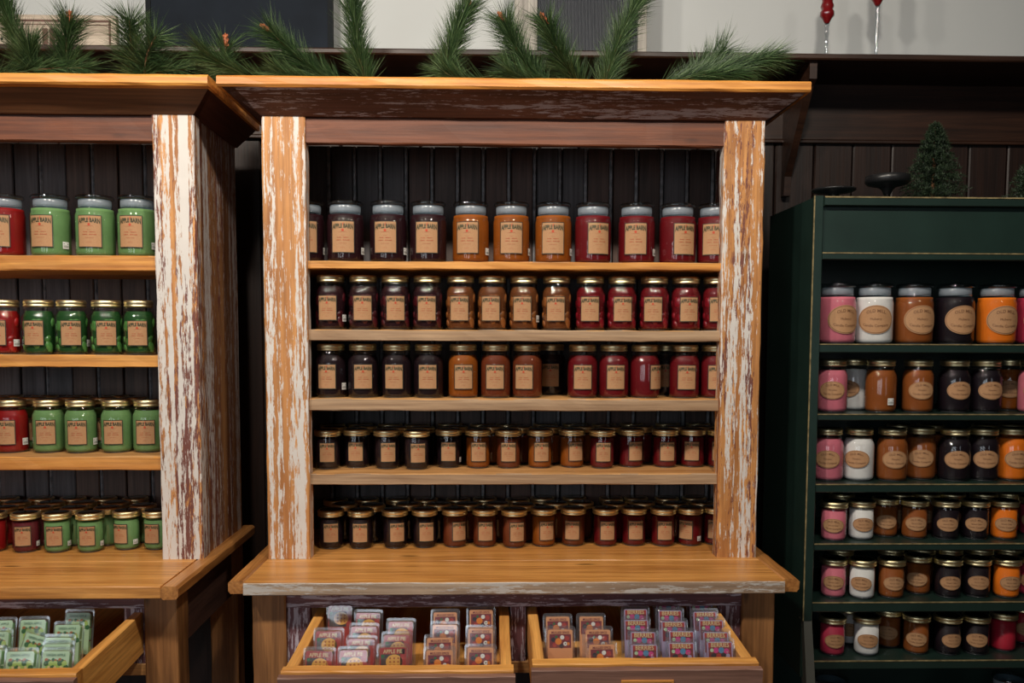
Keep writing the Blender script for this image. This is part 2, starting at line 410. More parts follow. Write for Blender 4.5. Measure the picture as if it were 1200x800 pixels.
def hutch(x, label, posts, shelves, backs, bw, bead, crown, drawers, depth=.38, side=SIDE_M, cf=None, o=.075, L=.675, F=-.225, FE=-.205):
    H = empty('hutch', (x, 0, FLOOR_Z), label=label, cat='hutch')
    Z0 = -FLOOR_Z                      # counter top in local height
    W = .643
    z = lambda v: v+Z0
    # posts
    for k, (a, b) in enumerate(((-W, -W+.110), (W-.105, W))):
        MB().board(a, b, 0, .045, z(0), z(1.137), 'z', .003, .0012, 22).obj('post', posts[k], H)
    # side walls
    MB().board(-W+.006, -W+.03, .045, depth-.002, z(0), z(1.137), 'z', .002, .0006, 8).obj('side_board', side, H)
    MB().board(W-.03, W-.006, .045, depth-.002, z(0), z(1.137), 'z', .002, .0006, 8).obj('side_board', side, H)
    # back of vertical boards
    n = int(round((2*W-.07)/bw)); x0 = -W+.035; ww = (2*W-.07)/n
    rr = random.Random(int(x*100)+5)
    for i in range(n):
        a = x0+i*ww; b = a+ww-.0035; off = rr.uniform(0, .004); bm = MB()
        if bead:
            c = (a+b)/2
            bm.board(a, c-.006, depth-.02-off, depth, z(0), z(1.14), 'z', .0025, .0004, 5)
            bm.board(c-.005, c+.005, depth-.018-off, depth, z(0), z(1.14), 'z', .004, .0003, 5, 1)
            bm.board(c+.006, b, depth-.02-off, depth, z(0), z(1.14), 'z', .0025, .0004, 5)
        else:
            bm.board(a, b-.010, depth-.02-off, depth, z(0), z(1.14), 'z', .0025, .0005, 5)
            bm.board(b-.0092, b, depth-.021-off, depth, z(0), z(1.14), 'z', .0025, .0003, 5, 1)
        bm.obj('back_board', [backs[rr.randrange(len(backs))], BEAD], H)
    MB().box(-W+.03, W-.03, depth, depth+.012, z(-.03), z(1.14)).obj('back_panel', DARKW, H)
    # shelves: top board with a sawn front edge
    for (zt, zb, mt) in shelves:
        m = MB().board(-W+.032, W-.032, .012, depth-.026, z(zb), z(zt), 'x', .002, .0009, 26)
        m2 = m.obj('shelf', [mt, SHELF_TOP], H)
        for p in m2.data.polygons:
            if p.normal.z > .7: p.material_index = 1
    # rail, crown, cap
    MB().board(-W+.110, W-.105, .008, .035, z(1.072), z(1.138), 'x', .003, .001, 16).obj('rail', RAIL_M, H)
    zc, zt = 1.137, 1.187
    taper_board(H, 'crown_board', crown, [(-W, -.002, z(zc)), (W, -.002, z(zc)), (W+o, -o, z(zt)), (-W-o, -o, z(zt)),
                                (-W, .03, z(zc)), (W, .03, z(zc)), (W+o, -o+.03, z(zt)), (-W-o, -o+.03, z(zt))])
    for s in (-1, 1):
        p = [(s*W, -.002, z(zc)), (s*W, depth, z(zc)), (s*(W+o), depth, z(zt)), (s*(W+o), -o, z(zt)),
             (s*(W-.03), .0, z(zc)), (s*(W-.03), depth, z(zc)), (s*(W+o-.03), depth, z(zt)), (s*(W+o-.03), -o, z(zt))]
        if s < 0: p = [p[1], p[0], p[3], p[2], p[5], p[4], p[7], p[6]]
        taper_board(H, 'crown_side', CROWN_Y, p)
    MB().board(-W-o-.009, W+o+.009, -.086, depth+.01, z(zt), z(zt+.026), 'x', .005, .0008, 24).obj('cap', CAP_M, H)
    # counter: planks along x, breadboard ends
    ys = [F, -.02, .17, depth+.03]
    for i in range(3):
        cb = MB().board(-L+.03, L-.03, ys[i]+(0 if i else 0), ys[i+1]-.001, z(-.030), z(0), 'x', .0022, .0007, 20)
        ob = cb.obj('counter_plank', [COUNTER_M, cf or COUNTER_F], H)
        if i == 0:
            for p in ob.data.polygons:
                if p.normal.y < -.5: p.material_index = 1
    for s in (-1, 1):
        a, b = sorted((s*(L-.0295), s*(L+.012)))
        MB().board(a, b, FE, depth+.03, z(-.031), z(.0005), 'y', .006, .0008, 14).obj('counter_end_board', COUNTER_Y, H)
    # frame under the counter
    FB = -.178
    for s in (-1, 1):
        for (y0, y1) in ((FB, FB+.075), (depth-.07, depth)):
            a, b = sorted((s*(W-.005), s*(W-.085)))
            MB().board(a, b, y0, y1, 0, z(-.031), 'z', .003, .001, 12).obj('leg', LEG_M, H)
        a, b = sorted((s*(W-.02), s*(W-.045)))
        MB().board(a, b, FB+.075, depth-.07, z(-.19), z(-.031), 'y', .002, .0006, 6).obj('side_apron', wd_side, H)
    MB().board(-W+.085, W-.085, FB+.012, FB+.035, z(-.078), z(-.031), 'x', .002, .0008, 16).obj('apron_rail', PURP, H)
    MB().board(-W+.085, W-.085, FB+.012, FB+.05, z(-.245), z(-.215), 'x', .002, .0008, 12).obj('lower_rail', SHELF_TOP, H)
    for (a, b) in ((-W+.085, -W+.142), (-.012, .026), (W-.14, W-.085)):
        MB().board(a, b, FB+.014, FB+.036, z(-.215), z(-.078), 'z', .002, .0008, 5).obj('stile', PURP_Z, H)
    MB().box(-W+.03, W-.03, depth-.03, depth-.01, z(-.8), z(-.03)).obj('base_back', DARKW, H)
    MB().board(-W+.02, W-.02, FB+.03, depth-.02, z(-.62), z(-.595), 'x', .003, .0008, 8).obj('bottom_shelf', SHELF_TOP, H)
    for (a, b, zt_, yf, yb) in drawers: drawer(H, a, b, z(zt_), yf, yb)
    return H
wd_side = wood('side_apron_wood', (0.05, 0.022, 0.016), (0.11, 0.05, 0.035), 'y', 44, 0.6, [((0.3, 0.28, 0.28), .2, 30, 2)])
MX, LX = 0.0, -1.455
hutch(MX, 'tall middle hutch of reclaimed orange wood holding five rows of red and amber jars', (POST_M[0], POST_M[1]),
      [(.776, .756, SHELF_OR), (.600, .571, SHELF_GR), (.420, .389, SHELF_GR), (.223, .194, SHELF_GR)],
      BACK_M, .0765, False, CROWN_M, [(-.490, -.016, -.104, -.505, .10), (.030, .503, -.10, -.483, .10)])
hutch(LX, 'left hutch with white-flaked post, cropped by the photo edge, holding green and red jars', (POST_M[1], POST_M[2]),
      [(.786, .748, SHELF_OR), (.532, .501, SHELF_OR), (.268, .233, SHELF_OR)],
      BACK_L, .158, True, CROWN_P, [(-.478, .0, -.10, -.50, .10), (.06, .550, -.10, -.52, .10)], cf=COUNTER_M, o=.055, L=.655, F=-.248, FE=-.25)

# ---------------------------------------------------------------- green cabinet
GX0, GX1 = .797, 2.08
gc = empty('display_cabinet', ((GX0+GX1)/2, 0, FLOOR_Z), label='dark green painted shelf cabinet with worn gold edges, right of the middle hutch', cat='cabinet')
gx = lambda v: v-(GX0+GX1)/2
gz = lambda v: v-FLOOR_Z
def gboard(name, x0, x1, y0, y1, z0, z1, axis, edge=None):
    m = MB().board(gx(x0), gx(x1), y0, y1, gz(z0), gz(z1), axis, .002, .0002, 6)
    o = m.obj(name, [GREEN, GREEN_E], gc)
    return o
def gedge(x0, x1, y0, y1, z0, z1):
    MB().box(gx(x0), gx(x1), y0, y1, gz(z0), gz(z1)).obj('worn_edge', GREEN_E, gc)
gboard('side_panel', GX0-.022, GX0, .012, .36, FLOOR_Z+.55, .945, 'z')
gboard('side_panel', GX1, GX1+.022, .012, .36, FLOOR_Z+.55, .945, 'z')
gboard('face_stile', GX0-.024, GX0, -.006, .012, -.17, .948, 'z')
gboard('face_stile', GX1, GX1+.024, -.006, .012, -.17, .948, 'z')
gedge(GX0-.0255, GX0-.0225, -.0065, -.0035, -.17, .948)
gboard('top_board', GX0, GX1, -.014, .36, .922, .945, 'x'); gedge(GX0, GX1, -.0155, -.0125, .942, .9455)
gboard('header_panel', GX0, GX1, .002, .016, .803, .922, 'x')
gboard('header_lip', GX0, GX1, -.006, .016, .785, .803, 'x'); gedge(GX0, GX1, -.0075, -.0045, .8005, .8035)
gboard('back_panel', GX0, GX1, .345, .36, -.6, .93, 'z')
GS = [(.567, .544), (.383, .366), (.197, .174), (.037, .018), (-.122, -.149), (-.282, -.306)]
for (zt, zb) in GS:
    gboard('shelf', GX0, GX1, .0, .345, zb, zt, 'x'); gedge(GX0, GX1, -.0015, .0012, zt-.0025, zt+.0004)
gboard('shelf', GX0, GX1, .0, .345, -.548, -.525, 'x')
for xx in (GX0-.022, GX1): # splayed feet below the face frame
    m = MB(); m.add([(gx(xx), -.004, gz(-.17)), (gx(xx+.022), -.004, gz(-.17)), (gx(xx+.06), -.06, gz(FLOOR_Z)), (gx(xx+.03), -.06, gz(FLOOR_Z)),
                     (gx(xx), .03, gz(-.17)), (gx(xx+.022), .03, gz(-.17)), (gx(xx+.06), -.02, gz(FLOOR_Z)), (gx(xx+.03), -.02, gz(FLOOR_Z))],
                    [(3, 2, 1, 0), (4, 5, 6, 7), (0, 1, 5, 4), (1, 2, 6, 5), (2, 3, 7, 6), (3, 0, 4, 7)])
    m.obj('foot', plain('grey_worn_foot', (0.12, 0.12, 0.10), .5), gc)

# ---------------------------------------------------------------- jars
def text_mesh(body, size, thick=0.0):
    cu = bpy.data.curves.new('lettering', 'FONT'); cu.body = body; cu.size = size
    cu.align_x = 'CENTER'; cu.align_y = 'CENTER'; cu.resolution_u = 2; cu.offset = thick
    o = bpy.data.objects.new('lettering_tmp', cu); COL.objects.link(o)
    bpy.context.view_layer.update()
    me = bpy.data.meshes.new_from_object(o.evaluated_get(bpy.context.evaluated_depsgraph_get()))
    bpy.data.objects.remove(o)
    vs = [tuple(v.co) for v in me.vertices]; fs = [tuple(p.vertices) for p in me.polygons]
    return vs, fs
def bent(r, pts, z0):
    return [(r*math.sin(x/r), -r*math.cos(x/r), z0+y) for x, y in pts]
def patch(m, r, w, h, z0, mat, oval=False, thick=.0005, y0=0.0):
    """curved paper patch wrapped on a cylinder"""
    if oval:
        n = 32; rim = [(w/2*math.cos(2*math.pi*k/n), h/2*math.sin(2*math.pi*k/n)+y0) for k in range(n)]
        rings = []
        for s in (1, .7, .35): rings.append([(a*s, (b-y0)*s+y0) for a, b in rim])
        pts = [p for rg in rings for p in rg]+[(0, y0)]
        vs = bent(r, pts, z0); fs = []
        for q in range(2):
            for k in range(n): fs.append((q*n+k, (q+1)*n+k, (q+1)*n+(k+1) % n, q*n+(k+1) % n)[::-1])
        for k in range(n): fs.append((2*n+k, 2*n+(k+1) % n, 3*n))
        m.add(vs, fs, mat, True)
    else:
        n = 9; pts = []
        for k in range(n):
            x = -w/2+w*k/(n-1)
            pts += [(x, -h/2+y0), (x, h/2+y0)]
        vs = bent(r, pts, z0)
        m.add(vs, [(2*k, 2*k+2, 2*k+3, 2*k+1) for k in range(n-1)], mat, True)
T_TOP = text_mesh('APPLE BARN', 1.0, .035); T_OLD = text_mesh('OLD MILL', 1.0, .005); T_CC = text_mesh('Candle Company', 1.0, .004)
T_AP = [text_mesh(t, 1.0, .0) for t in ('Spiced Cider', 'Mulberry', 'Pumpkin')]
def put_text(m, T, size, r, z0, y0, mat, arch=0.0, squash=1.0, tall=0.0):
    vs, fs = T
    pts = []
    hw = max(v[0] for v in vs)*size*squash
    for v in vs:
        x = v[0]*size*squash; y = v[1]*size
        if tall: y *= 1+tall*(abs(x)/hw)
        pts.append((x, y0+y-arch*(x/hw)**2))
    m.add(bent(r, pts, z0), fs, mat)
TYPES = {}
def jar_type(key):
    if key in TYPES: return TYPES[key]
    kind, style = key
    R, Hb, neck, lid_z, Hl, lr, wax_z = {'A': (.0500, .120, .0405, .130, .030, .047, .124),
                                         'B': (.0412, .108, .0345, .124, .018, .0368, .113),
                                         'C': (.0340, .088, .0330, .0885, .0165, .0366, .081)}[kind]
    bev = .006 if kind != 'C' else .005
    if kind == 'C': prof = [(R-bev, 0), (R-.001, bev*.7), (R, bev*1.6), (R, Hb-.006), (neck, Hb), (neck, lid_z+.002)]
    else: prof = [(R-bev, 0), (R-.0015, bev*.6), (R, bev*1.6), (R, Hb-.014), (R-.002, Hb-.006), (R-.006, Hb+.001), (neck+.001, Hb+.006), (neck, Hb+.0075), (neck+.0022, Hb+.0095), (neck+.0024, Hb+.011), (neck, Hb+.013), (neck, lid_z+.002)]
    d = {}
    d['glass'] = MB().lathe(prof, 28, cap=False).mesh('jar_glass', [CLEAR])
    g = .0022
    wp = [(max(r-g, .01), zz+.003) for r, zz in prof if zz+.003 < wax_z]
    wr = prof[-1][0]-g if kind != 'C' else R-g
    wp.append((wp[-1][0]-.0005, wax_z))
    d['wax'] = MB().lathe(wp, 28).mesh('jar_wax')
    d['base'] = MB().lathe([(R-bev-.001, .0004), (R-bev-.001, .0022)], 24).mesh('jar_base')
    if kind == 'A':
        lz = lid_z
        d['lid'] = MB().lathe([(neck-.004, lz), (neck-.003, lz+.019), (lr-.001, lz+.0205), (lr, lz+.023), (lr, lz+.027), (lr-.003, lz+.0295), (.016, lz+.031), (.012, lz+.034), (.006, lz+.0355)], 28).mesh('jar_lid', [LIDGL])
        d['seal'] = MB().lathe([(neck-.0015, lz-.001), (neck, lz+.001), (neck, lz+.017), (neck-.0015, lz+.019)], 28, cap=False).mesh('lid_seal', [SEAL])
    else:
        lz = lid_z
        d['lid'] = MB().lathe([(lr-.003, lz), (lr-.0006, lz+.0008), (lr, lz+.0025), (lr-.0008, lz+.0048), (lr-.0016, lz+.0062), (lr-.001, lz+.0075), (lr, lz+.0095),
                               (lr-.0002, lz+.0135), (lr-.001, lz+.0155), (lr-.003, lz+Hl), (lr-.005, lz+Hl-.0006), (lr-.007, lz+Hl)], 32).lathe([(lr-.0062, lz+Hl-.0001), (lr-.0066, lz+Hl+.0003), (.004, lz+Hl+.0005)], 32, m=1).mesh('jar_lid', [GOLD, GOLD_T])
    # label
    rl = R+.0007
    m = MB(); t = MB()
    if style == 'square':
        w, h, z0 = {'A': (.062, .083, .064), 'B': (.052, .066, .056), 'C': (.044, .054, .046)}[kind]
        patch(m, rl, w, h, z0, 1); patch(m, rl+.0004, w-.004, h-.004, z0, 0)
        rt = rl+.0009
        put_text(t, T_TOP, h*.17, rt, z0, h*.335, 0, arch=h*.03, squash=w*.44/(max(v[0] for v in T_TOP[0])*h*.17), tall=.35)
        n = 12
        t.add(bent(rt, [(w*.055*math.cos(2*math.pi*k/n), h*.21+w*.055*math.sin(2*math.pi*k/n)) for k in range(n)], z0), [tuple(range(n))], 1)
        t.add(bent(rt, [(-w*.01, h*.36), (w*.02, h*.36), (w*.045, h*.47), (w*.01, h*.43)], z0), [(0, 1, 2, 3)], 1)
        for (ya, wa, mt) in ((.16, .34, 2), (.05, .16, 2), (-.02, .5, 2), (-.10, .58, 2), (-.20, .36, 2), (-.33, .2, 2)):
            hh = h*(.013 if ya not in (-.10, -.02) else .028)
            k = 8; xs = [-w*wa/2+w*wa*i/(k) for i in range(k+1)]
            for i in range(k):
                if ya in (-.10, -.02) and i in (3,): continue
                j = .3*hh*((i*7+int(ya*100)) % 3)
                t.add(bent(rt, [(xs[i], h*ya-hh/2+j), (xs[i+1]-w*.008, h*ya-hh/2), (xs[i+1]-w*.008, h*ya+hh/2), (xs[i], h*ya+hh/2-j)], z0), [(0, 1, 2, 3)], mt)
        d['lm'] = [KRAFT, KRAFT_E]; d['tm'] = [INK, INK_R, INK_S]
    else:
        w, h, z0 = {'A': (.096, .076, .064), 'B': (.070, .048, .060), 'C': (.060, .038, .043)}[kind]
        patch(m, rl, w, h, z0, 0, True); patch(m, rl+.0003, w*.955, h*.945, z0, 1, True); patch(m, rl+.0006, w*.93, h*.91, z0, 0, True)
        rt = rl+.0011
        put_text(t, T_OLD, w*.12, rt, z0, h*.30, 0, arch=h*.06)
        put_text(t, T_AP[{'A': 1, 'B': 2, 'C': 0}[kind]], w*.085, rt, z0, h*.02, 0)
        put_text(t, T_CC, w*.10, rt, z0, -h*.22, 0, arch=-h*.05)
        d['lm'] = [KRAFT, INK_B]; d['tm'] = [INK_B]
    d['label'] = m.mesh('jar_label', d['lm']); d['text'] = t.mesh('label_lettering', d['tm'])
    s = MB(); sw, sh, sz = (.019, .018, .030) if kind != 'C' else (.015, .013, .022)
    patch(s, rl, sw, sh, sz, 0)
    for i in range(6): patch(s, rl+.0003, .0008+.0004*(i % 2), sh*.4, sz, 1, y0=-sh*.15)
    s2 = MB(); patch(s2, rl, sw, sh, sz, 0)
    for i in range(7):
        x = -sw*.38+i*sw*.12
        s2.add(bent(rl+.0003, [(x, -sh*.35), (x+sw*.05, -sh*.35), (x+sw*.05, sh*.0), (x, sh*.0)], sz), [(0, 1, 2, 3)], 1)
    s2.add(bent(rl+.0003, [(-sw*.38, sh*.15), (sw*.38, sh*.15), (sw*.38, sh*.27), (-sw*.38, sh*.27)], sz), [(0, 1, 2, 3)], 1)
    d['sticker'] = s2.mesh('price_sticker', [STICK, INK])
    d['R'] = max(R, lr); d['stick_a'] = 76
    # fruit pieces pressed against the glass
    rr = random.Random(5); f = MB()
    for k in range(20):
        a = rr.uniform(0, 6.283); zz = rr.uniform(.016, Hb-.014); q = rr.uniform(.014, .021)
        rad = R-g-q*.55
        f.blob((rad*math.cos(a), rad*math.sin(a), zz), q, 0, (1.0, .6, rr.uniform(.55, .85)), rr.uniform(0, 3), 8, 5)
    # keep every piece inside the glass
    vs = []
    for (x_, y_, z_) in f.v:
        q = math.hypot(x_, y_); lim = R-g-.0004
        if q > lim: x_, y_ = x_*lim/q, y_*lim/q
        vs.append((x_, y_, min(max(z_, .005), Hb-.004)))
    f.v = vs
    d['fruit'] = f.mesh('fruit_pieces')
    TYPES[key] = d
    return d
BASEG = plain('jar_base_glass', (0.05, 0.05, 0.055), 0.1)
def jar(kind, style, x, y, z, col, ang, sticker, label, group, fruit=False, show_parts=True):
    d = jar_type((kind, style))
    J = empty('candle_jar', (x, y, z+.0004), math.radians(ang if ang is not None else 150), label=label, cat='jar', group=group)
    wax = d['wax']
    wx_ = link('wax', wax, J, WAX[col])
    if fruit:
        wx_.scale = (.93, .93, 1)
        o = link('fruit_pieces', d['fruit'], J, FRUIT[col], kind='stuff')
    link('glass', d['glass'], J, CLEAR)
    link('jar_base', d['base'], J, BASEG)
    link('lid', d['lid'], J, LIDGL if kind == 'A' else GOLD)
    if kind == 'A': link('lid_seal', d['seal'], J, SEAL)
    if show_parts:
        o = bpy.data.objects.new('label', d['label']); COL.objects.link(o); o.parent = J
        q = bpy.data.objects.new('lettering', d['text']); COL.objects.link(q); q.parent = o
        if sticker:
            s_ = bpy.data.objects.new('price_sticker', d['sticker']); COL.objects.link(s_); s_.parent = J
            s_.rotation_euler = (0, 0, math.radians(72 if ang is not None else -135))
    return J
M1 = [(-0.552, 0.085, 'burgundy', 12, 's'), (-0.447, 0.085, 'burgundy', 1, 's'), (-0.334, 0.085, 'burgundy', -3, 's'), (-0.228, 0.085, 'burgundy', -1),
  (-0.115, 0.085, 'amber', -10, 's'), (-0.007, 0.085, 'amber', -1, 's'), (0.105, 0.085, 'amber', -5, 's'), (0.211, 0.085, 'red', 13),
  (0.328, 0.085, 'red', -12, 's'), (0.441, 0.085, 'red', 12), (0.537, 0.085, 'red', -19)]
M2 = [(-0.486, 0.075, 'burgundy', -4, 's'), (-0.398, 0.075, 'burgundy', 4), (-0.317, 0.075, 'burgundy', 7), (-0.23, 0.075, 'burgundy', 1),
  (-0.141, 0.075, 'peach', -3), (-0.057, 0.075, 'peach', -6), (0.025, 0.075, 'peach', -8, 's'), (0.114, 0.075, 'peach', -7),
  (0.205, 0.075, 'red', -7), (0.288, 0.075, 'red', -3), (0.381, 0.075, 'red', -15), (0.46, 0.075, 'red', 3),
  (0.541, 0.075, 'red', -5)]
M3 = [(-0.488, 0.08, 'plum', -8, 's'), (-0.403, 0.08, 'plum', 8), (-0.313, 0.08, 'plum', -6), (-0.228, 0.08, 'plum', 0),
  (-0.135, 0.08, 'amber', 3), (-0.048, 0.08, 'russet', -3), (0.037, 0.08, 'russet', -16), (0.11, 0.2, 'plum', -7),
  (0.186, 0.08, 'red', -5), (0.272, 0.08, 'red', 1), (0.353, 0.08, 'red', 45), (0.434, 0.19, 'plum', -12),
  (0.462, 0.08, 'red', -2), (0.546, 0.08, 'red', -6)]
M4 = [(-0.506, 0.115, 'plum', 7), (-0.43, 0.135, 'plum', 2), (-0.346, 0.12, 'plum', 14), (-0.263, 0.105, 'plum', 12),
  (-0.177, 0.135, 'plum', 1, 's'), (-0.096, 0.13, 'amber', 4), (-0.012, 0.125, 'russet', -1), (0.075, 0.13, 'amber', 6),
  (0.165, 0.14, 'amber', 16), (0.247, 0.125, 'red', 0), (0.331, 0.145, 'red', 16), (0.425, 0.14, 'red', 1),
  (0.509, 0.145, 'red', -17), (0.573, 0.14, 'red', -15)]
M5 = [(-0.502, 0.13, 'plum', 9), (-0.42, 0.13, 'plum', 4), (-0.326, 0.135, 'plum', 17), (-0.244, 0.14, 'plum', 13),
  (-0.161, 0.145, 'russet', 27), (-0.077, 0.145, 'russet', 4), (0.005, 0.135, 'russet', 14), (0.088, 0.15, 'amber', 14),
  (0.172, 0.155, 'russet', -11), (0.262, 0.15, 'red', 4), (0.343, 0.155, 'red', 2), (0.425, 0.15, 'red', -1),
  (0.506, 0.16, 'red', -36, 's'), (0.572, 0.165, 'red', -15)]
M4b = [(-0.503, 0.196, 'plum', -16), (-0.421, 0.217, 'plum', -24), (-0.327, 0.193, 'plum', -37), (-0.258, 0.19, 'plum', -14),
  (-0.162, 0.211, 'plum', -25), (-0.061, 0.21, 'amber', -65), (0.022, 0.205, 'russet', -56), (0.106, 0.204, 'amber', -48),
  (0.201, 0.226, 'amber', -50), (0.282, 0.209, 'red', -46), (0.371, 0.218, 'red', -55), (0.472, 0.221, 'red', -62),
  (0.545, 0.217, 'red', -43)]
M4c = [(-0.521, 0.275, 'plum', -10), (-0.445, 0.301, 'plum', -6), (-0.355, 0.287, 'plum', -8), (-0.275, 0.27, 'plum', 2),
  (-0.181, 0.302, 'plum', -2), (-0.084, 0.284, 'amber', -20), (-0.013, 0.28, 'russet', 5), (0.1, 0.289, 'amber', -27),
  (0.188, 0.297, 'amber', -17), (0.272, 0.283, 'red', -15), (0.358, 0.306, 'red', -11), (0.465, 0.306, 'red', -22),
  (0.558, 0.312, 'red', -27)]
M5b = [(-0.479, 0.216, 'plum', -61), (-0.397, 0.203, 'plum', -48), (-0.297, 0.22, 'plum', -66), (-0.21, 0.219, 'plum', -73),
  (-0.129, 0.218, 'russet', -57), (-0.04, 0.224, 'russet', -69), (0.031, 0.206, 'russet', -39), (0.132, 0.236, 'amber', -75),
  (0.199, 0.238, 'russet', -35), (0.298, 0.222, 'red', -51), (0.381, 0.237, 'red', -47), (0.477, 0.221, 'red', -85),
  (0.554, 0.231, 'red', -67)]
M5c = [(-0.516, 0.283, 'plum', -8), (-0.426, 0.294, 'plum', -16), (-0.336, 0.299, 'plum', -5), (-0.252, 0.289, 'plum', 0),
  (-0.157, 0.294, 'russet', -12), (-0.078, 0.3, 'russet', 0), (0.019, 0.285, 'russet', -16), (0.094, 0.312, 'amber', 2),
  (0.19, 0.318, 'russet', -10), (0.299, 0.304, 'red', -33), (0.375, 0.311, 'red', -19), (0.467, 0.308, 'red', -27),
  (0.551, 0.318, 'red', -26)]
L1 = [(-1.337, 0.085, 'crimson', 6), (-1.218, 0.085, 'green', -4, 's'), (-1.102, 0.085, 'green', 6), (-0.993, 0.085, 'green', 1, 's')]
L2 = [(-1.343, 0.075, 'crimson', -2, 's'), (-1.252, 0.075, 'apple', 5), (-1.167, 0.075, 'apple', 21, 's'), (-1.076, 0.075, 'apple', 21),
  (-0.991, 0.075, 'apple', 14)]
L3 = [(-1.352, 0.11, 'crimson', 4, 's'), (-1.257, 0.12, 'green', 14), (-1.168, 0.11, 'green', 9, 's'), (-1.074, 0.12, 'green', 7),
  (-0.992, 0.12, 'green', 8)]
L3b = [(-1.443, 0.2, 'crimson', 29), (-1.345, 0.205, 'green', 28), (-1.243, 0.2, 'green', 26), (-1.151, 0.205, 'green', 24),
  (-1.061, 0.2, 'green', 22)]
L3c = [(-1.451, 0.28, 'crimson', 29), (-1.352, 0.285, 'green', -19), (-1.252, 0.28, 'green', -13), (-1.149, 0.285, 'green', -27)]
L4 = [(-1.409, 0.12, 'crimson', 16), (-1.318, 0.1, 'wine', 12, 's'), (-1.234, 0.1, 'green', 10, 's'), (-1.145, 0.12, 'green', 8, 's'),
  (-1.059, 0.125, 'green', -12, 's'), (-0.978, 0.125, 'green', -6)]
L4b = [(-1.418, 0.2, 'crimson', -6), (-1.321, 0.195, 'wine', -49), (-1.224, 0.2, 'green', -51), (-1.133, 0.205, 'green', -52),
  (-1.045, 0.205, 'green', -54)]
L4c = [(-1.503, 0.275, 'crimson', 57), (-1.413, 0.28, 'crimson', -48), (-1.317, 0.28, 'green', -50), (-1.224, 0.285, 'green', -51),
  (-1.13, 0.285, 'green', -53)]
L4d = [(-1.492, 0.345, 'crimson', -14), (-1.397, 0.345, 'green', -49), (-1.301, 0.345, 'green', -50), (-1.211, 0.345, 'green', -52),
  (-1.12, 0.345, 'green', -54)]
G1 = [(0.875, 0.075, 'pink', 6), (0.97, 0.075, 'white', -18), (1.082, 0.075, 'caramel', 0), (1.193, 0.075, 'black', 0),
  (1.308, 0.075, 'orange', -3), (1.416, 0.075, 'rose', -10)]
G2 = [(0.862, 0.07, 'pink', -19), (0.95, 0.14, 'white', -47), (0.995, 0.07, 'caramel', None, 's'), (1.097, 0.07, 'caramel', -10),
  (1.197, 0.07, 'black', -4), (1.284, 0.07, 'black', -6), (1.394, 0.13, 'amber', -26), (1.409, 0.07, 'pink', -21)]
G3 = [(0.868, 0.075, 'pink', -22), (0.934, 0.075, 'white', -30), (1.032, 0.07, 'caramel', -10), (1.13, 0.1, 'caramel', -21),
  (1.203, 0.075, 'black', -14), (1.286, 0.075, 'black', -15), (1.367, 0.08, 'orange', -7), (1.452, 0.12, 'rose', -24)]
G4 = [(0.87, 0.05, 'pink', -22), (0.951, 0.065, 'white', -10), (1.034, 0.1, 'caramel', -15), (1.103, 0.075, 'caramel', -16),
  (1.185, 0.065, 'black', -15), (1.267, 0.065, 'black', -22), (1.347, 0.065, 'orange', -18), (1.453, 0.12, 'rose', -33)]
G5 = [(0.879, 0.065, 'pink', -19), (0.953, 0.05, 'white', -27), (1.035, 0.055, 'caramel', -8), (1.129, 0.09, 'caramel', -30),
  (1.192, 0.06, 'black', -11), (1.275, 0.06, 'black', -16), (1.355, 0.055, 'orange', -7), (1.434, 0.07, 'rose', -33)]
G6 = [(0.879, 0.06, 'rose', -5), (0.963, 0.15, 'white', -23), (0.974, 0.06, 'white', -14), (1.064, 0.12, 'caramel', -29),
  (1.117, 0.07, 'caramel', -24), (1.2, 0.06, 'black', -1), (1.279, 0.06, 'black', -20), (1.371, 0.085, 'scarlet', None),
  (1.466, 0.15, 'scarlet', -12)]
G3b = [(1.108, 0.17, 'caramel', -26), (1.189, 0.17, 'caramel', -27), (1.347, 0.17, 'black', -30), (1.435, 0.17, 'orange', -32)]
G4b = [(0.939, 0.17, 'pink', -22), (1.116, 0.17, 'caramel', -26), (1.176, 0.17, 'caramel', -27), (1.257, 0.17, 'black', -29),
  (1.349, 0.17, 'black', -30), (1.433, 0.17, 'orange', -32)]
G5b = [(0.941, 0.17, 'pink', -23), (1.087, 0.17, 'caramel', -25), (1.176, 0.17, 'caramel', -27), (1.256, 0.17, 'black', -29),
  (1.345, 0.17, 'black', -30), (1.43, 0.17, 'orange', -32)]
PACKS=[
  ('pie', [(-0.467, -0.16), (-0.445, -0.317), (-0.441, -0.432)]),
  ('pie', [(-0.353, -0.208), (-0.351, -0.289), (-0.347, -0.358), (-0.354, -0.423)]),
  ('pie', [(-0.27, -0.259), (-0.27, -0.337), (-0.271, -0.408)]),
  ('spice', [(-0.169, -0.204), (-0.167, -0.279), (-0.173, -0.355), (-0.17, -0.436)]),
  ('spice', [(-0.083, -0.185), (-0.084, -0.305), (-0.083, -0.411)]),
  ('spice', [(0.098, -0.233), (0.097, -0.313)]),
  ('spice', [(0.177, -0.235), (0.183, -0.315), (0.182, -0.399)]),
  ('berry', [(0.29, -0.191), (0.28, -0.261), (0.283, -0.328), (0.274, -0.401)]),
  ('berry', [(0.38, -0.13), (0.372, -0.198), (0.365, -0.269), (0.372, -0.323), (0.357, -0.391)]),
  ('berry', [(0.463, -0.131), (0.455, -0.206), (0.455, -0.264), (0.448, -0.33), (0.443, -0.387)]),
  ('apple', [(-1.197, -0.24), (-1.168, -0.312), (-1.112, -0.406)]),
  ('apple', [(-1.122, -0.241), (-1.094, -0.33), (-1.063, -0.437)]),
  ('apple', [(-1.039, -0.198), (-1.028, -0.273), (-1.015, -0.342), (-1.001, -0.407), (-0.984, -0.464)]),
]

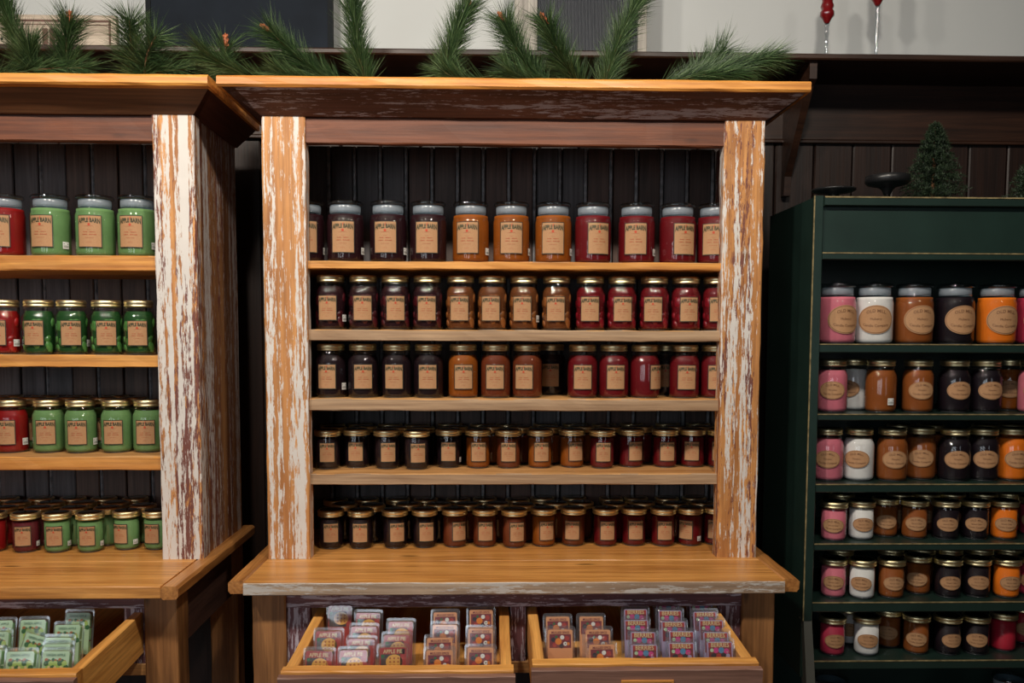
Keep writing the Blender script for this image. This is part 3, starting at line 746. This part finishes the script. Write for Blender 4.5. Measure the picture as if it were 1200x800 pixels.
ORD = ['first', 'second', 'third', 'fourth', 'fifth', 'sixth', 'seventh', 'eighth', 'ninth', 'tenth', 'eleventh', 'twelfth', 'thirteenth', 'fourteenth']
def settle(rows, rad, ylo, yhi):
    """nudge jars on one shelf until none touch"""
    P = [[r[0], r[1]] for rw in rows for r in rw]
    for _ in range(400):
        hit = False
        for i in range(len(P)):
            for j in range(i+1, len(P)):
                dx = P[j][0]-P[i][0]; dy = P[j][1]-P[i][1]; d_ = math.hypot(dx, dy); need = 2*rad+.0012
                if d_ < need:
                    hit = True
                    k = (need-d_)*.52/max(d_, 1e-6)
                    P[i][0] -= dx*k*.35; P[j][0] += dx*k*.35
                    P[i][1] -= dy*k*1.2; P[j][1] += dy*k*1.2
        for p in P: p[1] = min(max(p[1], ylo), yhi)
        if not hit: break
    it = iter(P); out = []
    for rw in rows:
        o = []
        for r in rw: p = next(it); o.append((p[0], p[1])+tuple(r[2:]))
        out.append(o)
    return out
RAD = {'A': .0502, 'B': .0415, 'C': .0368}
def shelf_of(rows, kind, style, z, where, group, fruit=(), ylo=None, total_from_right=False, xlim=None):
    rad = RAD[kind]
    rows = settle(rows, rad, (ylo if ylo is not None else .015+rad), .345-rad if style == 'oval' else .352-rad)
    for ri, rw in enumerate(rows):
        rw = sorted(rw, key=lambda q: q[0])
        for i, r in enumerate(rw):
            x, y, c, a = r[:4]; st = len(r) > 4
            lid = 'glass-lidded' if kind == 'A' else 'gold-lidded'
            pl = 'front row' if ri == 0 else ('second row' if ri == 1 else ('third row' if ri == 2 else 'rearmost row'))
            pos = '%s from left' % ORD[i] if not total_from_right else '%s from right' % ORD[len(rw)-1-i]
            if len(rows) == 1: lab = '%s %s candle jar, %s on %s' % (SAY[c], lid, pos, where)
            else: lab = '%s %s candle jar, %s in %s on %s' % (SAY[c], lid, pos, pl, where)
            jar(kind, style, x, y, z, c, a, st, lab, group, fruit=(c in fruit), show_parts=True)
shelf_of([M1], 'A', 'square', .776, "middle hutch's top shelf", 'large jars on the middle hutch top shelf')
shelf_of([M2], 'B', 'square', .600, "middle hutch's second shelf", 'jars on the middle hutch second shelf', fruit=('peach', 'red', 'burgundy'))
shelf_of([[r for r in M3 if r[1] < .15], [r for r in M3 if r[1] > .15]], 'B', 'square', .420, "middle hutch's third shelf", 'jars on the middle hutch third shelf')
shelf_of([M4, M4b, M4c], 'C', 'square', .223, "middle hutch's fourth shelf", 'small jars on the middle hutch fourth shelf')
shelf_of([M5, M5b, M5c], 'C', 'square', 0, "middle hutch's counter", 'small jars on the middle hutch counter', ylo=.09)
shelf_of([L1], 'A', 'square', .786, "left hutch's top shelf", 'large jars on the left hutch top shelf', total_from_right=True)
shelf_of([L2], 'B', 'square', .532, "left hutch's second shelf", 'jars on the left hutch second shelf', fruit=('apple', 'crimson'), total_from_right=True)
shelf_of([L3, L3b, L3c], 'B', 'square', .268, "left hutch's third shelf", 'jars on the left hutch third shelf', total_from_right=True)
shelf_of([L4, L4b, L4c, L4d], 'C', 'square', 0, "left hutch's counter", 'small jars on the left hutch counter', ylo=.06, total_from_right=True)
gw = ["green cabinet's %s shelf" % n for n in ('top', 'second', 'third', 'fourth', 'fifth', 'sixth')]
gg = ['jars on the green cabinet %s shelf' % n for n in ('top', 'second', 'third', 'fourth', 'fifth', 'sixth')]
shelf_of([G1], 'A', 'oval', .567, gw[0], gg[0])
shelf_of([[r for r in G2 if r[1] < .1], [r for r in G2 if r[1] > .1]], 'B', 'oval', .383, gw[1], gg[1])
shelf_of([G3, G3b], 'B', 'oval', .197, gw[2], gg[2])
shelf_of([G4, G4b], 'C', 'oval', .037, gw[3], gg[3])
shelf_of([G5, G5b], 'C', 'oval', -.122, gw[4], gg[4])
shelf_of([[r for r in G6 if r[1] < .11], [r for r in G6 if r[1] > .11]], 'C', 'oval', -.282, gw[5], gg[5])
jar('A', 'oval', 1.405, .1, -.525, 'scarlet', None, False, "large red glass-lidded jar at right on green cabinet's lowest shelf", "jars on the green cabinet lowest shelf")
jar('A', 'oval', .895, .1, -.525, 'burgundy', None, False, "large dark red glass-lidded jar at left on green cabinet's lowest shelf", "jars on the green cabinet lowest shelf")

# ---------------------------------------------------------------- wax melt packs
PM = {n: plain('print_'+n, c, 0.5) for n, c in dict(red=(0.42, .03, .02), dark=(0.05, .035, .03), crust=(0.80, .42, .07), hole=(0.45, .12, .02),
      kraft=(0.74, .33, .14), orange=(0.78, .22, .01), white=(0.8, .78, .7), wine=(0.20, .015, .02), leaf=(.02, .13, .03), blue=(.07, .25, .42),
      magenta=(.62, .03, .22), black=(.015, .01, .02), lilac=(.42, .35, .52), palegreen=(.46, .64, .38), apple=(.40, .58, .12), cream=(.75, .62, .3), pinkish=(.75, .22, .16)).items()}
WAXSET = {'pie': plain('pie_wax', (.42, .16, .05), .4), 'spice': plain('spice_wax', (.36, .12, .03), .4), 'berry': plain('berry_wax', (.30, .02, .10), .4), 'apple': plain('apple_melt_wax', (.20, .42, .16), .4)}
PW, PH, PT = .070, .112, .022
def rrect(w, h, r, y, cx=0, cz=0, n=4):
    pts = []
    for (sx, sz, a0) in ((1, -1, -90), (1, 1, 0), (-1, 1, 90), (-1, -1, 180)):
        for k in range(n+1):
            a = math.radians(a0+90*k/n)
            pts.append((cx+sx*(w/2-r)+r*math.cos(a), y, cz+sz*(h/2-r)+r*math.sin(a)))
    return pts
def flat(m, pts, mat): m.add(pts, [tuple(range(len(pts)))], mat)
def disc(m, x, z, r, y, mat, n=14, sx=1.0): flat(m, [(x+r*sx*math.cos(2*math.pi*k/n), y, z+r*math.sin(2*math.pi*k/n)) for k in range(n)], mat)
def rect(m, x0, x1, z0, z1, y, mat): flat(m, [(x0, y, z0), (x1, y, z0), (x1, y, z1), (x0, y, z1)], mat)
T_PK = {'pie': text_mesh('APPLE PIE', 1.0, .01), 'spice': text_mesh('MULLED SPICE', 1.0, .01), 'berry': text_mesh('BERRIES', 1.0, .01), 'apple': text_mesh('GREEN APPLE', 1.0, .01)}
PT_ = {}
def pack_type(k):
    if k in PT_: return PT_[k]
    # clamshell: rounded blister, flange
    sh = MB()
    r0 = rrect(PW, PH, .007, 0, 0, PH/2); r1 = rrect(PW, PH, .007, -.0015, 0, PH/2)
    r2 = rrect(PW-.007, PH-.012, .006, -.0018, 0, PH/2); r3 = rrect(PW-.010, PH-.016, .006, -.010, 0, PH/2)
    n = len(r0)
    sh.add(r0+r1+r2+r3, [(q*n+i, q*n+(i+1) % n, (q+1)*n+(i+1) % n, (q+1)*n+i) for q in range(3) for i in range(n)]+[tuple(range(3*n, 4*n))], 0, False)
    b1 = rrect(PW-.008, PH-.013, .006, .0012, 0, PH/2); b2 = rrect(PW-.012, PH-.02, .006, .012, 0, PH/2)
    sh.add(r0+b1+b2, [(q*n+(i+1) % n, q*n+i, (q+1)*n+i, (q+1)*n+(i+1) % n) for q in range(2) for i in range(n)]+[tuple(range(3*n-1, 2*n-1, -1))], 0, False)
    wx = MB()
    for a in (-1, 1):
        for b in range(3):
            x = a*(PW-.014)/4; zc = .022+b*.031
            wx.board(x-.0115, x+.0115, .0008, .0105, zc-.0135, zc+.0135, 'z', .002, 0, 1)
    cw, ch = PW-.014, PH-.016; cz = PH/2
    y = -.0088
    c = MB(); base = {'pie': 'red', 'spice': 'kraft', 'berry': 'lilac', 'apple': 'palegreen'}[k]
    f0 = rrect(cw, ch, .004, y, 0, cz); f1 = rrect(cw, ch, .004, y+.0006, 0, cz); nn = len(f0)
    c.add(f0+f1, [tuple(range(nn)), tuple(range(2*nn-1, nn-1, -1))]+[(i, i+nn, (i+1) % nn+nn, (i+1) % nn) for i in range(nn)], 0)
    names = ['red', 'dark', 'crust', 'hole', 'kraft', 'orange', 'white', 'wine', 'leaf', 'blue', 'magenta', 'black', 'lilac', 'palegreen', 'apple', 'cream', 'pinkish']
    ix = {q: i for i, q in enumerate(names)}
    p = MB(); top = cz+ch/2; x0, x1 = -cw/2+.0025, cw/2-.0025
    e = y-.0003; e2 = y-.0006; e3 = y-.0009
    def T(z, s, mat, yy=e3):
        vs, fs = T_PK[k]; hw = max(v[0] for v in vs); q = (cw*.36)/hw
        p.add([(v[0]*q, yy, z+v[1]*q*s) for v in vs], fs, ix[mat])
    if k == 'pie':
        rect(p, x0, x1, top-.050, top-.003, e, ix['dark']); rect(p, x0, x1, top-.014, top-.003, e2, ix['red']); rect(p, x1-.010, x1, top-.05, top-.003, e2, ix['red'])
        disc(p, x0+.004, top-.018, .004, e3, ix['leaf']); disc(p, .003, top-.030, .0155, e2, ix['crust'], 18, 1.15); T(top-.0085, 1.2, 'cream')
        for a in range(-1, 2):
            for b in range(-1, 2):
                disc(p, .003+a*.0085, top-.030+b*.0075, .0024, e3, ix['hole'], 6)
    elif k == 'spice':
        rect(p, x0+.001, x1-.001, top-.040, top-.010, e, ix['wine']); T(top-.0065, 1.1, 'wine')
        for (xx, zz, rr, mm) in ((-.004, -.026, .0075, 'orange'), (.0045, -.017, .0048, 'white'), (.0115, -.031, .0046, 'white'), (-.016, -.022, .005, 'black'), (-.013, -.034, .005, 'red'), (.015, -.019, .0055, 'red'), (.003, -.036, .005, 'black'), (-.009, -.016, .003, 'leaf'), (.018, -.031, .0035, 'orange')):
            disc(p, xx, top+zz, rr, e2, ix[mm])
        disc(p, .0115, top-.031, .0015, e3, ix['dark'], 8)
    elif k == 'berry':
        rect(p, x0, x1, top-.012, top-.002, e, ix['red']); rect(p, x0, x1, top-.045, top-.012, e, ix['wine']); T(top-.007, 1.2, 'cream')
        for (xx, zz, rr, mm) in ((-.018, -.018, .004, 'palegreen'), (-.009, -.018, .006, 'magenta'), (.003, -.018, .0065, 'blue'), (.014, -.020, .006, 'magenta'), (-.014, -.030, .0062, 'black'), (-.003, -.031, .006, 'red'), (.008, -.029, .0062, 'black'), (.017, -.030, .005, 'lilac'), (-.004, -.041, .005, 'leaf'), (.010, -.041, .005, 'red'), (.016, -.022, .002, 'white')):
            disc(p, xx, top+zz, rr, e2, ix[mm])
    else:
        T(top-.008, 1.1, 'leaf')
        for i in range(9): disc(p, -.019+i*.0047, top-.018-.002*(i % 3), .0042, e, ix['leaf' if i % 2 else 'hole'], 9)
        for i in range(12):
            disc(p, -.019+(i % 5)*.0095+(.004 if i > 4 else 0), top-.025-.0085*(i//5), .0056, e2, ix['apple' if i % 3 else 'leaf'], 10)
        for i in range(3): disc(p, -.013+i*.013, top-.033, .003, e3, ix['cream'], 9)
    PT_[k] = (sh.mesh('clamshell', [PLAST]), wx.mesh('wax_cubes', [WAXSET[k]]), c.mesh('card', [PM[base]]), p.mesh('picture', [PM[q] for q in names]))
    return PT_[k]
PSAY = {'pie': 'pie-picture', 'spice': 'orange-card', 'berry': 'berry-picture', 'apple': 'pale green'}
DEP = ['nearest', 'second', 'third', 'fourth', 'rearmost']
rp = random.Random(4)
FL = -.176
for ci, (k, pl) in enumerate(PACKS):
    where = "left hutch's open drawer" if ci >= 10 else ("middle hutch's left drawer" if ci < 5 else "middle hutch's right drawer")
    cidx = [0, 1, 2, 3, 4, 0, 1, 2, 3, 4, 0, 1, 2][ci]; cname = ['first', 'second', 'third', 'fourth', 'fifth'][cidx] + ' column'
    if ci >= 10: cname = ['leftmost', 'middle', 'rightmost'][ci-10]+' column'
    pl = [(max(x, -.427) if ci == 0 else x, y) for x, y in pl]
    if ci in (10, 11): f = min(pl, key=lambda q: q[1]); pl = [((-1.132 if ci == 10 else -1.058) if q == f else q[0], q[1]) for q in pl]
    n = len(pl); prev = -9; sh, wx, cd, pc = pack_type(k)
    for j, (x, y) in enumerate(sorted(pl, key=lambda q: q[1])):
        d = 'nearest' if j == 0 else ('rearmost' if j == n-1 else DEP[j])
        lean = .23+rp.uniform(-.05, .05)
        # top edge sits at (x, y); the foot stands forward of it
        y = max(y-math.sin(lean)*PH, (-.447 if ci < 5 else -.425) if ci < 10 else -.443); y = max(y, prev+.036); prev = y; P = empty('wax_melt_pack', (x, y, FL+.057*(y+.16)), 0,
                  label='%s wax melt pack, %s in %s of %s' % (PSAY[k], d, cname, where), cat='wax melts', group='wax melt packs in the '+('left' if ci < 5 else 'right')+' middle drawer' if ci < 10 else 'wax melt packs in the left hutch drawer')
        P.rotation_euler = (-lean, 0, rp.uniform(-.05, .05)) if not (ci == 11 and j == 1) else (-lean-.1, .22, -.15)
        P.location.z += (PT*.0+.0015)
        # keep base packs standing on the drawer floor after leaning
        for nm, me in (('clamshell', sh), ('wax_cubes', wx), ('card', cd)):
            o = bpy.data.objects.new(nm, me); COL.objects.link(o); o.parent = P
            if nm == 'card':
                q = bpy.data.objects.new('picture', pc); COL.objects.link(q); q.parent = o

# ---------------------------------------------------------------- pine sprigs on the hutch tops
NEED = [plain('pine_needle_deep', (0.013, 0.034, 0.012), 0.45), plain('pine_needle_mid', (0.036, 0.078, 0.022), 0.45), plain('pine_needle_pale', (0.13, 0.20, 0.085), 0.45)]
TWIG = plain('pine_twig_bark', (0.16, 0.07, 0.03), 0.8, noise=.3, nscale=80)
BUD = plain('pine_bud_scales', (0.36, 0.10, 0.035), 0.6, noise=.4, nscale=150)
def sprig(a, b, label, n=420, ln=.092, spread=.75, bud=False, seed=0, sag=.0, fan=1.0):
    """pine branch from a to b; long needles grow forward all round the twig"""
    R = random.Random(seed+11)
    A, B = Vector(a), Vector(b)
    P = empty('pine_sprig', tuple(A), label=label, cat='pine sprig', group='pine sprigs on the hutch tops')
    D = B-A; L_ = D.length; d = D.normalized()
    side = d.cross(Vector((0, 1, 0))).normalized() if abs(d.y) < .9 else Vector((1, 0, 0))
    pts = [D*t+side*math.sin(t*3.1)*.012-Vector((0, 0, sag*t*t)) for t in [i/8 for i in range(9)]]
    MB().tube(pts, [.0042-.0022*i/8 for i in range(9)], 7).obj('twig', TWIG, P)
    m = MB()
    n = int(n*1.7)
    for i in range(n):
        t = .04+.96*(i+R.random())/n
        k = min(int(t*8), 7); base = pts[k].lerp(pts[k+1], t*8-k)
        dd = (pts[k+1]-pts[k]).normalized()
        az = R.uniform(0, 2*math.pi)
        u = dd.orthogonal().normalized(); v = dd.cross(u)
        rad = u*math.cos(az)+v*math.sin(az)
        el = spread*(R.uniform(.7, 1.3))*(1.1-.15*t)
        nd = (dd*math.cos(el)+rad*math.sin(el)).normalized()
        l = ln*R.uniform(.7, 1.1)
        bend = rad*R.uniform(-.25, .15)*l+Vector((0, 0, -1))*R.uniform(0, .16)*l
        wv = nd.cross(Vector((0, 1, 0)))
        wv = wv.normalized() if wv.length > .05 else Vector((1, 0, 0))
        wv2 = nd.cross(wv).normalized()
        w = .0006*R.uniform(.8, 1.3)
        p0 = base; p1 = base+nd*l*.5+bend*.25; p2 = base+nd*l+bend
        vs = []
        for (p, s) in ((p0, 1), (p1, .95)):
            vs += [p+wv*w*s, p-wv*w*s*.5+wv2*w*s*.8, p-wv*w*s*.5-wv2*w*s*.8]
        vs.append(p2)
        # nothing may sink into the board below
        vs = [Vector((q.x, q.y, max(q.z, 1.2165-A.z))) for q in vs]
        m.add(vs, [(0, 1, 4, 3), (1, 2, 5, 4), (2, 0, 3, 5), (3, 4, 6), (4, 5, 6), (5, 3, 6)], R.choice((0, 0, 1, 1, 1, 2)))
    m.obj('needles', NEED, P, kind='stuff')
    if bud:
        q = MB(); tip = pts[-1]
        for i in range(7):
            q.blob((tip.x, tip.y, tip.z), .0001, 0)
        q = MB(); e = pts[-1]+d*.034
        q.tube([pts[-1], pts[-1].lerp(e, .35), pts[-1].lerp(e, .75), e], [.0045, .0065, .005, .001], 8)
        for i in range(14):
            c = pts[-1].lerp(e, .1+i*.055); an = i*2.4
            q.blob((c.x+.0052*math.cos(an), c.y+.0052*math.sin(an), c.z), .0028, 0, (1, 1, 1.5), 0, 6, 4)
        q.obj('bud', BUD, P)
T = 1.222
SPR = [  # foot x, y; tip x, y, z; label, needles, spread, bud
 ((-1.24, .12), (-1.325, .08, 1.47), 'dense dark pine sprig at the photo edge above left hutch', 700, .55, False),
 ((-1.21, .06), (-1.225, .02, 1.31), 'short low pine sprig beside the cream sign above left hutch', 300, .6, False),
 ((-1.16, .10), (-1.150, .08, 1.385), 'upright pine sprig with red bud in front of the cream sign', 560, .8, True),
 ((-.965, .10), (-.985, .05, 1.385), 'broad pine sprig before white wall and chalkboard edge, left hutch', 520, .95, False),
 ((-.95, .05), (-.90, .0, 1.33), 'bright pine tuft fanning right and down before the chalkboard, left hutch', 300, 1.0, False),
 ((-.764, .14), (-.762, .12, 1.345), 'small dim pine sprig with brown bud before the chalkboard', 200, .75, True),
 ((-.60, .05), (-.775, -.02, 1.285), 'low bright pine sprig drooping over the middle hutch left end', 420, .55, False),
 ((-.43, .10), (-.625, .05, 1.36), 'pine sprig with brown bud leaning left across the chalkboard', 620, .65, True),
 ((-.42, .05), (-.60, .0, 1.245), 'low flat pine sprig under the chalkboard, middle hutch left side', 340, .65, False),
 ((-.385, .12), (-.42, .08, 1.48), 'tall upright pine sprig at the chalkboard right edge', 760, .6, False),
 ((-.19, .10), (-.125, .08, 1.435), 'tall pine sprig with orange bud against the white wall', 720, .62, True),
 ((-.05, .04), (-.18, .0, 1.25), 'low pine sprig lying at middle hutch centre', 320, .65, False),
 ((.09, .08), (-.025, .06, 1.395), 'pine sprig with orange bud leaning left at centre', 700, .75, True),
 ((.20, .12), (.085, .08, 1.40), 'pine sprig with brown bud before the corrugated metal panel', 760, .75, True),
 ((.12, .03), (-.02, -.01, 1.25), 'low dark pine sprig lying below the corrugated metal panel', 360, .7, False),
 ((.235, .14), (.335, .12, 1.485), 'tall dark pine sprig leaning right before the corrugated metal panel', 760, .65, False),
 ((.45, .14), (.565, .13, 1.35), 'dark upright pine tuft at the right end of the middle hutch', 420, .8, False),
 ((.40, .05), (.655, .02, 1.30), 'low pine sprig spreading right along the middle hutch cap', 620, .55, False),
 ((.36, .03), (.56, -.03, 1.245), 'lowest flat pine sprig at the right end of middle hutch cap', 320, .55, False),
 ((-1.40, .05), (-1.08, .0, 1.25), 'low dark pine sprig lying along the left hutch cap', 340, .55, False),
 ((-1.02, .06), (-.84, .02, 1.255), 'low dark pine sprig near the left hutch cap corner', 260, .55, False),
]
for i, (f, t, lab, n, sp, bd) in enumerate(SPR): sprig((f[0], f[1], T), t, lab, n=n, spread=sp, bud=bd, seed=i)

# ---------------------------------------------------------------- things on the ledge
LZ = 1.4185
cb = empty('chalkboard', (-.83, .50, LZ), label='large blank blue-black chalkboard leaning on the ledge behind pine sprigs', cat='chalkboard')
MB().board(-.275, .275, -.006, .006, 0.004, .44, 'x', .001, 0, 1).obj('board_surface', plain('slate_board', (0.010, 0.014, 0.021), .75, spec=.15, noise=.25, nscale=6), cb)
fr = plain('black_frame_wood', (.010, .012, .014), .75, spec=.15)
for (a, b, c, d_) in ((-.283, -.268, 0, .46), (.268, .283, 0, .46), (-.268, .268, 0, .008), (-.268, .268, .44, .46)):
    MB().box(a, b, -.010, .010, c, d_).obj('frame_strip', fr, cb)
SIGNW = wood('cream_sign_wood', (0.42, 0.34, 0.26), (0.68, 0.58, 0.47), 'x', 51, .7, knots=False)
sg = empty('wooden_sign', (-1.38, .46, LZ), label='cream wooden sign with brown border and lettering on the ledge, top left', cat='sign')
MB().board(-.235, .19, .0, .02, 0, .125, 'x', .004, .001, 10).obj('sign_board', SIGNW, sg)
BR = plain('sign_brown_paint', (0.13, 0.06, 0.045), .6, noise=.3, nscale=90)
st = MB()
for (a, b, c, d_) in ((-.22, .175, .103, .109), (-.22, .175, .094, .096), (.168, .174, .01, .103), (-.22, -.214, .01, .103)): st.box(a, b, -.0014, .001, c, d_)
st.obj('painted_border', BR, sg)
vs, fs = text_mesh('IN', .085, .004)
tm = MB(); tm.add([(v[0]+.012, -.0016, .047+v[1]) for v in vs], fs); tm.obj('lettering', BR, sg)
ta = empty('gift_tag', (-1.55, .40, LZ), label='cream tag with clipped corners and a punched hole, leaning at far left', cat='tag')
m = MB(); pr = [(-.05, 0), (.085, 0), (.088, .028), (.06, .062), (-.05, .07)]
m.add([(x, 0, z) for x, z in pr]+[(x, .006, z) for x, z in pr], [(0, 1, 2, 3, 4), (9, 8, 7, 6, 5)]+[(k, k+5, (k+1) % 5+5, (k+1) % 5) for k in range(5)])
m.obj('tag_board', SIGNW, ta)
m = MB(); disc(m, .052, .032, .0045, -.0006, 0); m.obj('hole', fr, ta)
pf = empty('metal_panel', (.235, .49, LZ), label='dark vertically corrugated metal panel in a pale frame, leaning behind centre sprigs', cat='panel')
m = MB(); nx = 44; vs = []
for i in range(nx*4+1):
    x = -.155+.31*i/(nx*4); y = .004*math.sin(i*math.pi/2)
    vs += [(x, y, .008), (x, y, .46)]
m.add(vs, [(2*i, 2*i+2, 2*i+3, 2*i+1) for i in range(nx*4)], 0, True)
m.obj('corrugated_sheet', plain('dark_zinc', (0.035, 0.04, 0.05), .45, metal=.2), pf)
PFW = wood('pale_frame_wood', (0.30, 0.28, 0.25), (0.5, 0.47, 0.42), 'z', 53, .7, knots=False)
for (a, b, c, d_) in ((-.225, -.155, 0, .47), (.155, .183, 0, .47), (-.155, .155, 0, .008)):
    MB().board(a, b, -.012, .012, c, d_, 'z', .002, .0006, 6).obj('frame_board', PFW, pf)
REDG = plain('dark_red_glass', (0.16, 0.006, 0.008), .12, coat=.6)
def candlestick(x, y, h, label):
    P = empty('candlestick', (x, y, LZ), label=label, cat='candlestick', group='glass candlesticks on the ledge')
    MB().lathe([(.024, 0), (.026, .003), (.018, .008), (.006, .014)], 20).obj('foot', CLEAR, P)
    prof = []
    for i in range(15):
        t = i/14; prof.append((.0042+.0016*math.sin(t*11)**2+(.003*t*t), .014+(h-.014)*t))
    MB().lathe(prof, 12).obj('stem', thin_glass('stem_glass', (.88, .9, .92), .03, .16), P)
    MB().lathe([(.006, h), (.010, h+.006), (.014, h+.014), (.021, h+.022), (.021, h+.034), (.016, h+.040), (.020, h+.05), (.016, h+.062), (.018, h+.12), (.006, h+.14)], 18).obj('holder', REDG, P)
candlestick(.954, .42, .112, 'left glass candlestick with dark red bobbin top on the right part of ledge')
candlestick(1.107, .42, .166, 'right slender glass candlestick with small red top on the ledge')

# ---------------------------------------------------------------- things on the green cabinet
CZ = .9455
pl = empty('cake_plate', (.875, .13, CZ), label='low black plate on the green cabinet top at its left end', cat='plate')
MB().lathe([(.03, 0), (.034, .004), (.014, .008), (.014, .03), (.05, .034), (.058, .038), (.058, .042), (.05, .040)], 28).obj('plate', BLACKM, pl)
cs = empty('cake_stand', (1.023, .13, CZ), label='black footed cake stand with glass ball stem on the green cabinet', cat='cake stand')
MB().lathe([(.026, 0), (.028, .004), (.012, .009)], 24).obj('foot', BLACKM, cs)
MB().blob((0, 0, .017), .011, 0, nu=14, nv=9).obj('glass_ball', thin_glass('ball_glass', (.8, .82, .85), .03, .2), cs)
MB().lathe([(.008, .026), (.014, .04), (.022, .048), (.052, .056), (.058, .062), (.058, .078), (.052, .080), (.050, .072), (.01, .070)], 30).obj('plate', BLACKM, cs)
TG = [plain('tree_needle_dark', (0.012, 0.026, 0.012), .6), plain('tree_needle_light', (0.03, 0.055, 0.022), .6)]
def tree(x, y, h, w, label, seed):
    R = random.Random(seed); P = empty('tabletop_tree', (x, y, CZ), label=label, cat='christmas tree', group='small artificial trees on the green cabinet')
    MB().lathe([(.022, 0), (.024, .02), (.006, .022), (.005, h*.95)], 10).obj('trunk', TWIG, P)
    m = MB()
    for i in range(300):
        t = (i+R.random())/300; z = .02+t*(h-.03); rad = w*(1-t)**.85*R.uniform(.75, 1.1)+.008
        a = i*2.399+R.uniform(-.3, .3)
        d = Vector((math.cos(a), math.sin(a), R.uniform(.15, .55))).normalized()
        o_ = Vector((0, 0, z))
        for k in range(32):
            s = (k+1)/32; b = o_+d*rad*s; b.z -= rad*s*s*.35
            nd = Vector((R.uniform(-1, 1), R.uniform(-1, 1), R.uniform(-.7, 1))).normalized()
            nd = (nd+d*.8).normalized(); l = R.uniform(.007, .014); wv = nd.orthogonal().normalized()*.0012
            b.z = max(b.z, .003); e = b+nd*l; e.z = max(e.z, .002)
            m.add([b+wv, b-wv, e], [(0, 1, 2)], R.randrange(2))
            wv = nd.cross(wv).normalized()*.0012
            m.add([b+wv, b-wv, e], [(0, 1, 2)], R.randrange(2))
    m.obj('foliage', TG, P, kind='stuff')
tree(1.165, .16, .235, .095, 'small dark green artificial tree standing on the green cabinet', 1)
tree(1.47, .16, .19, .10, 'second little artificial tree cut off by the right photo edge', 2)
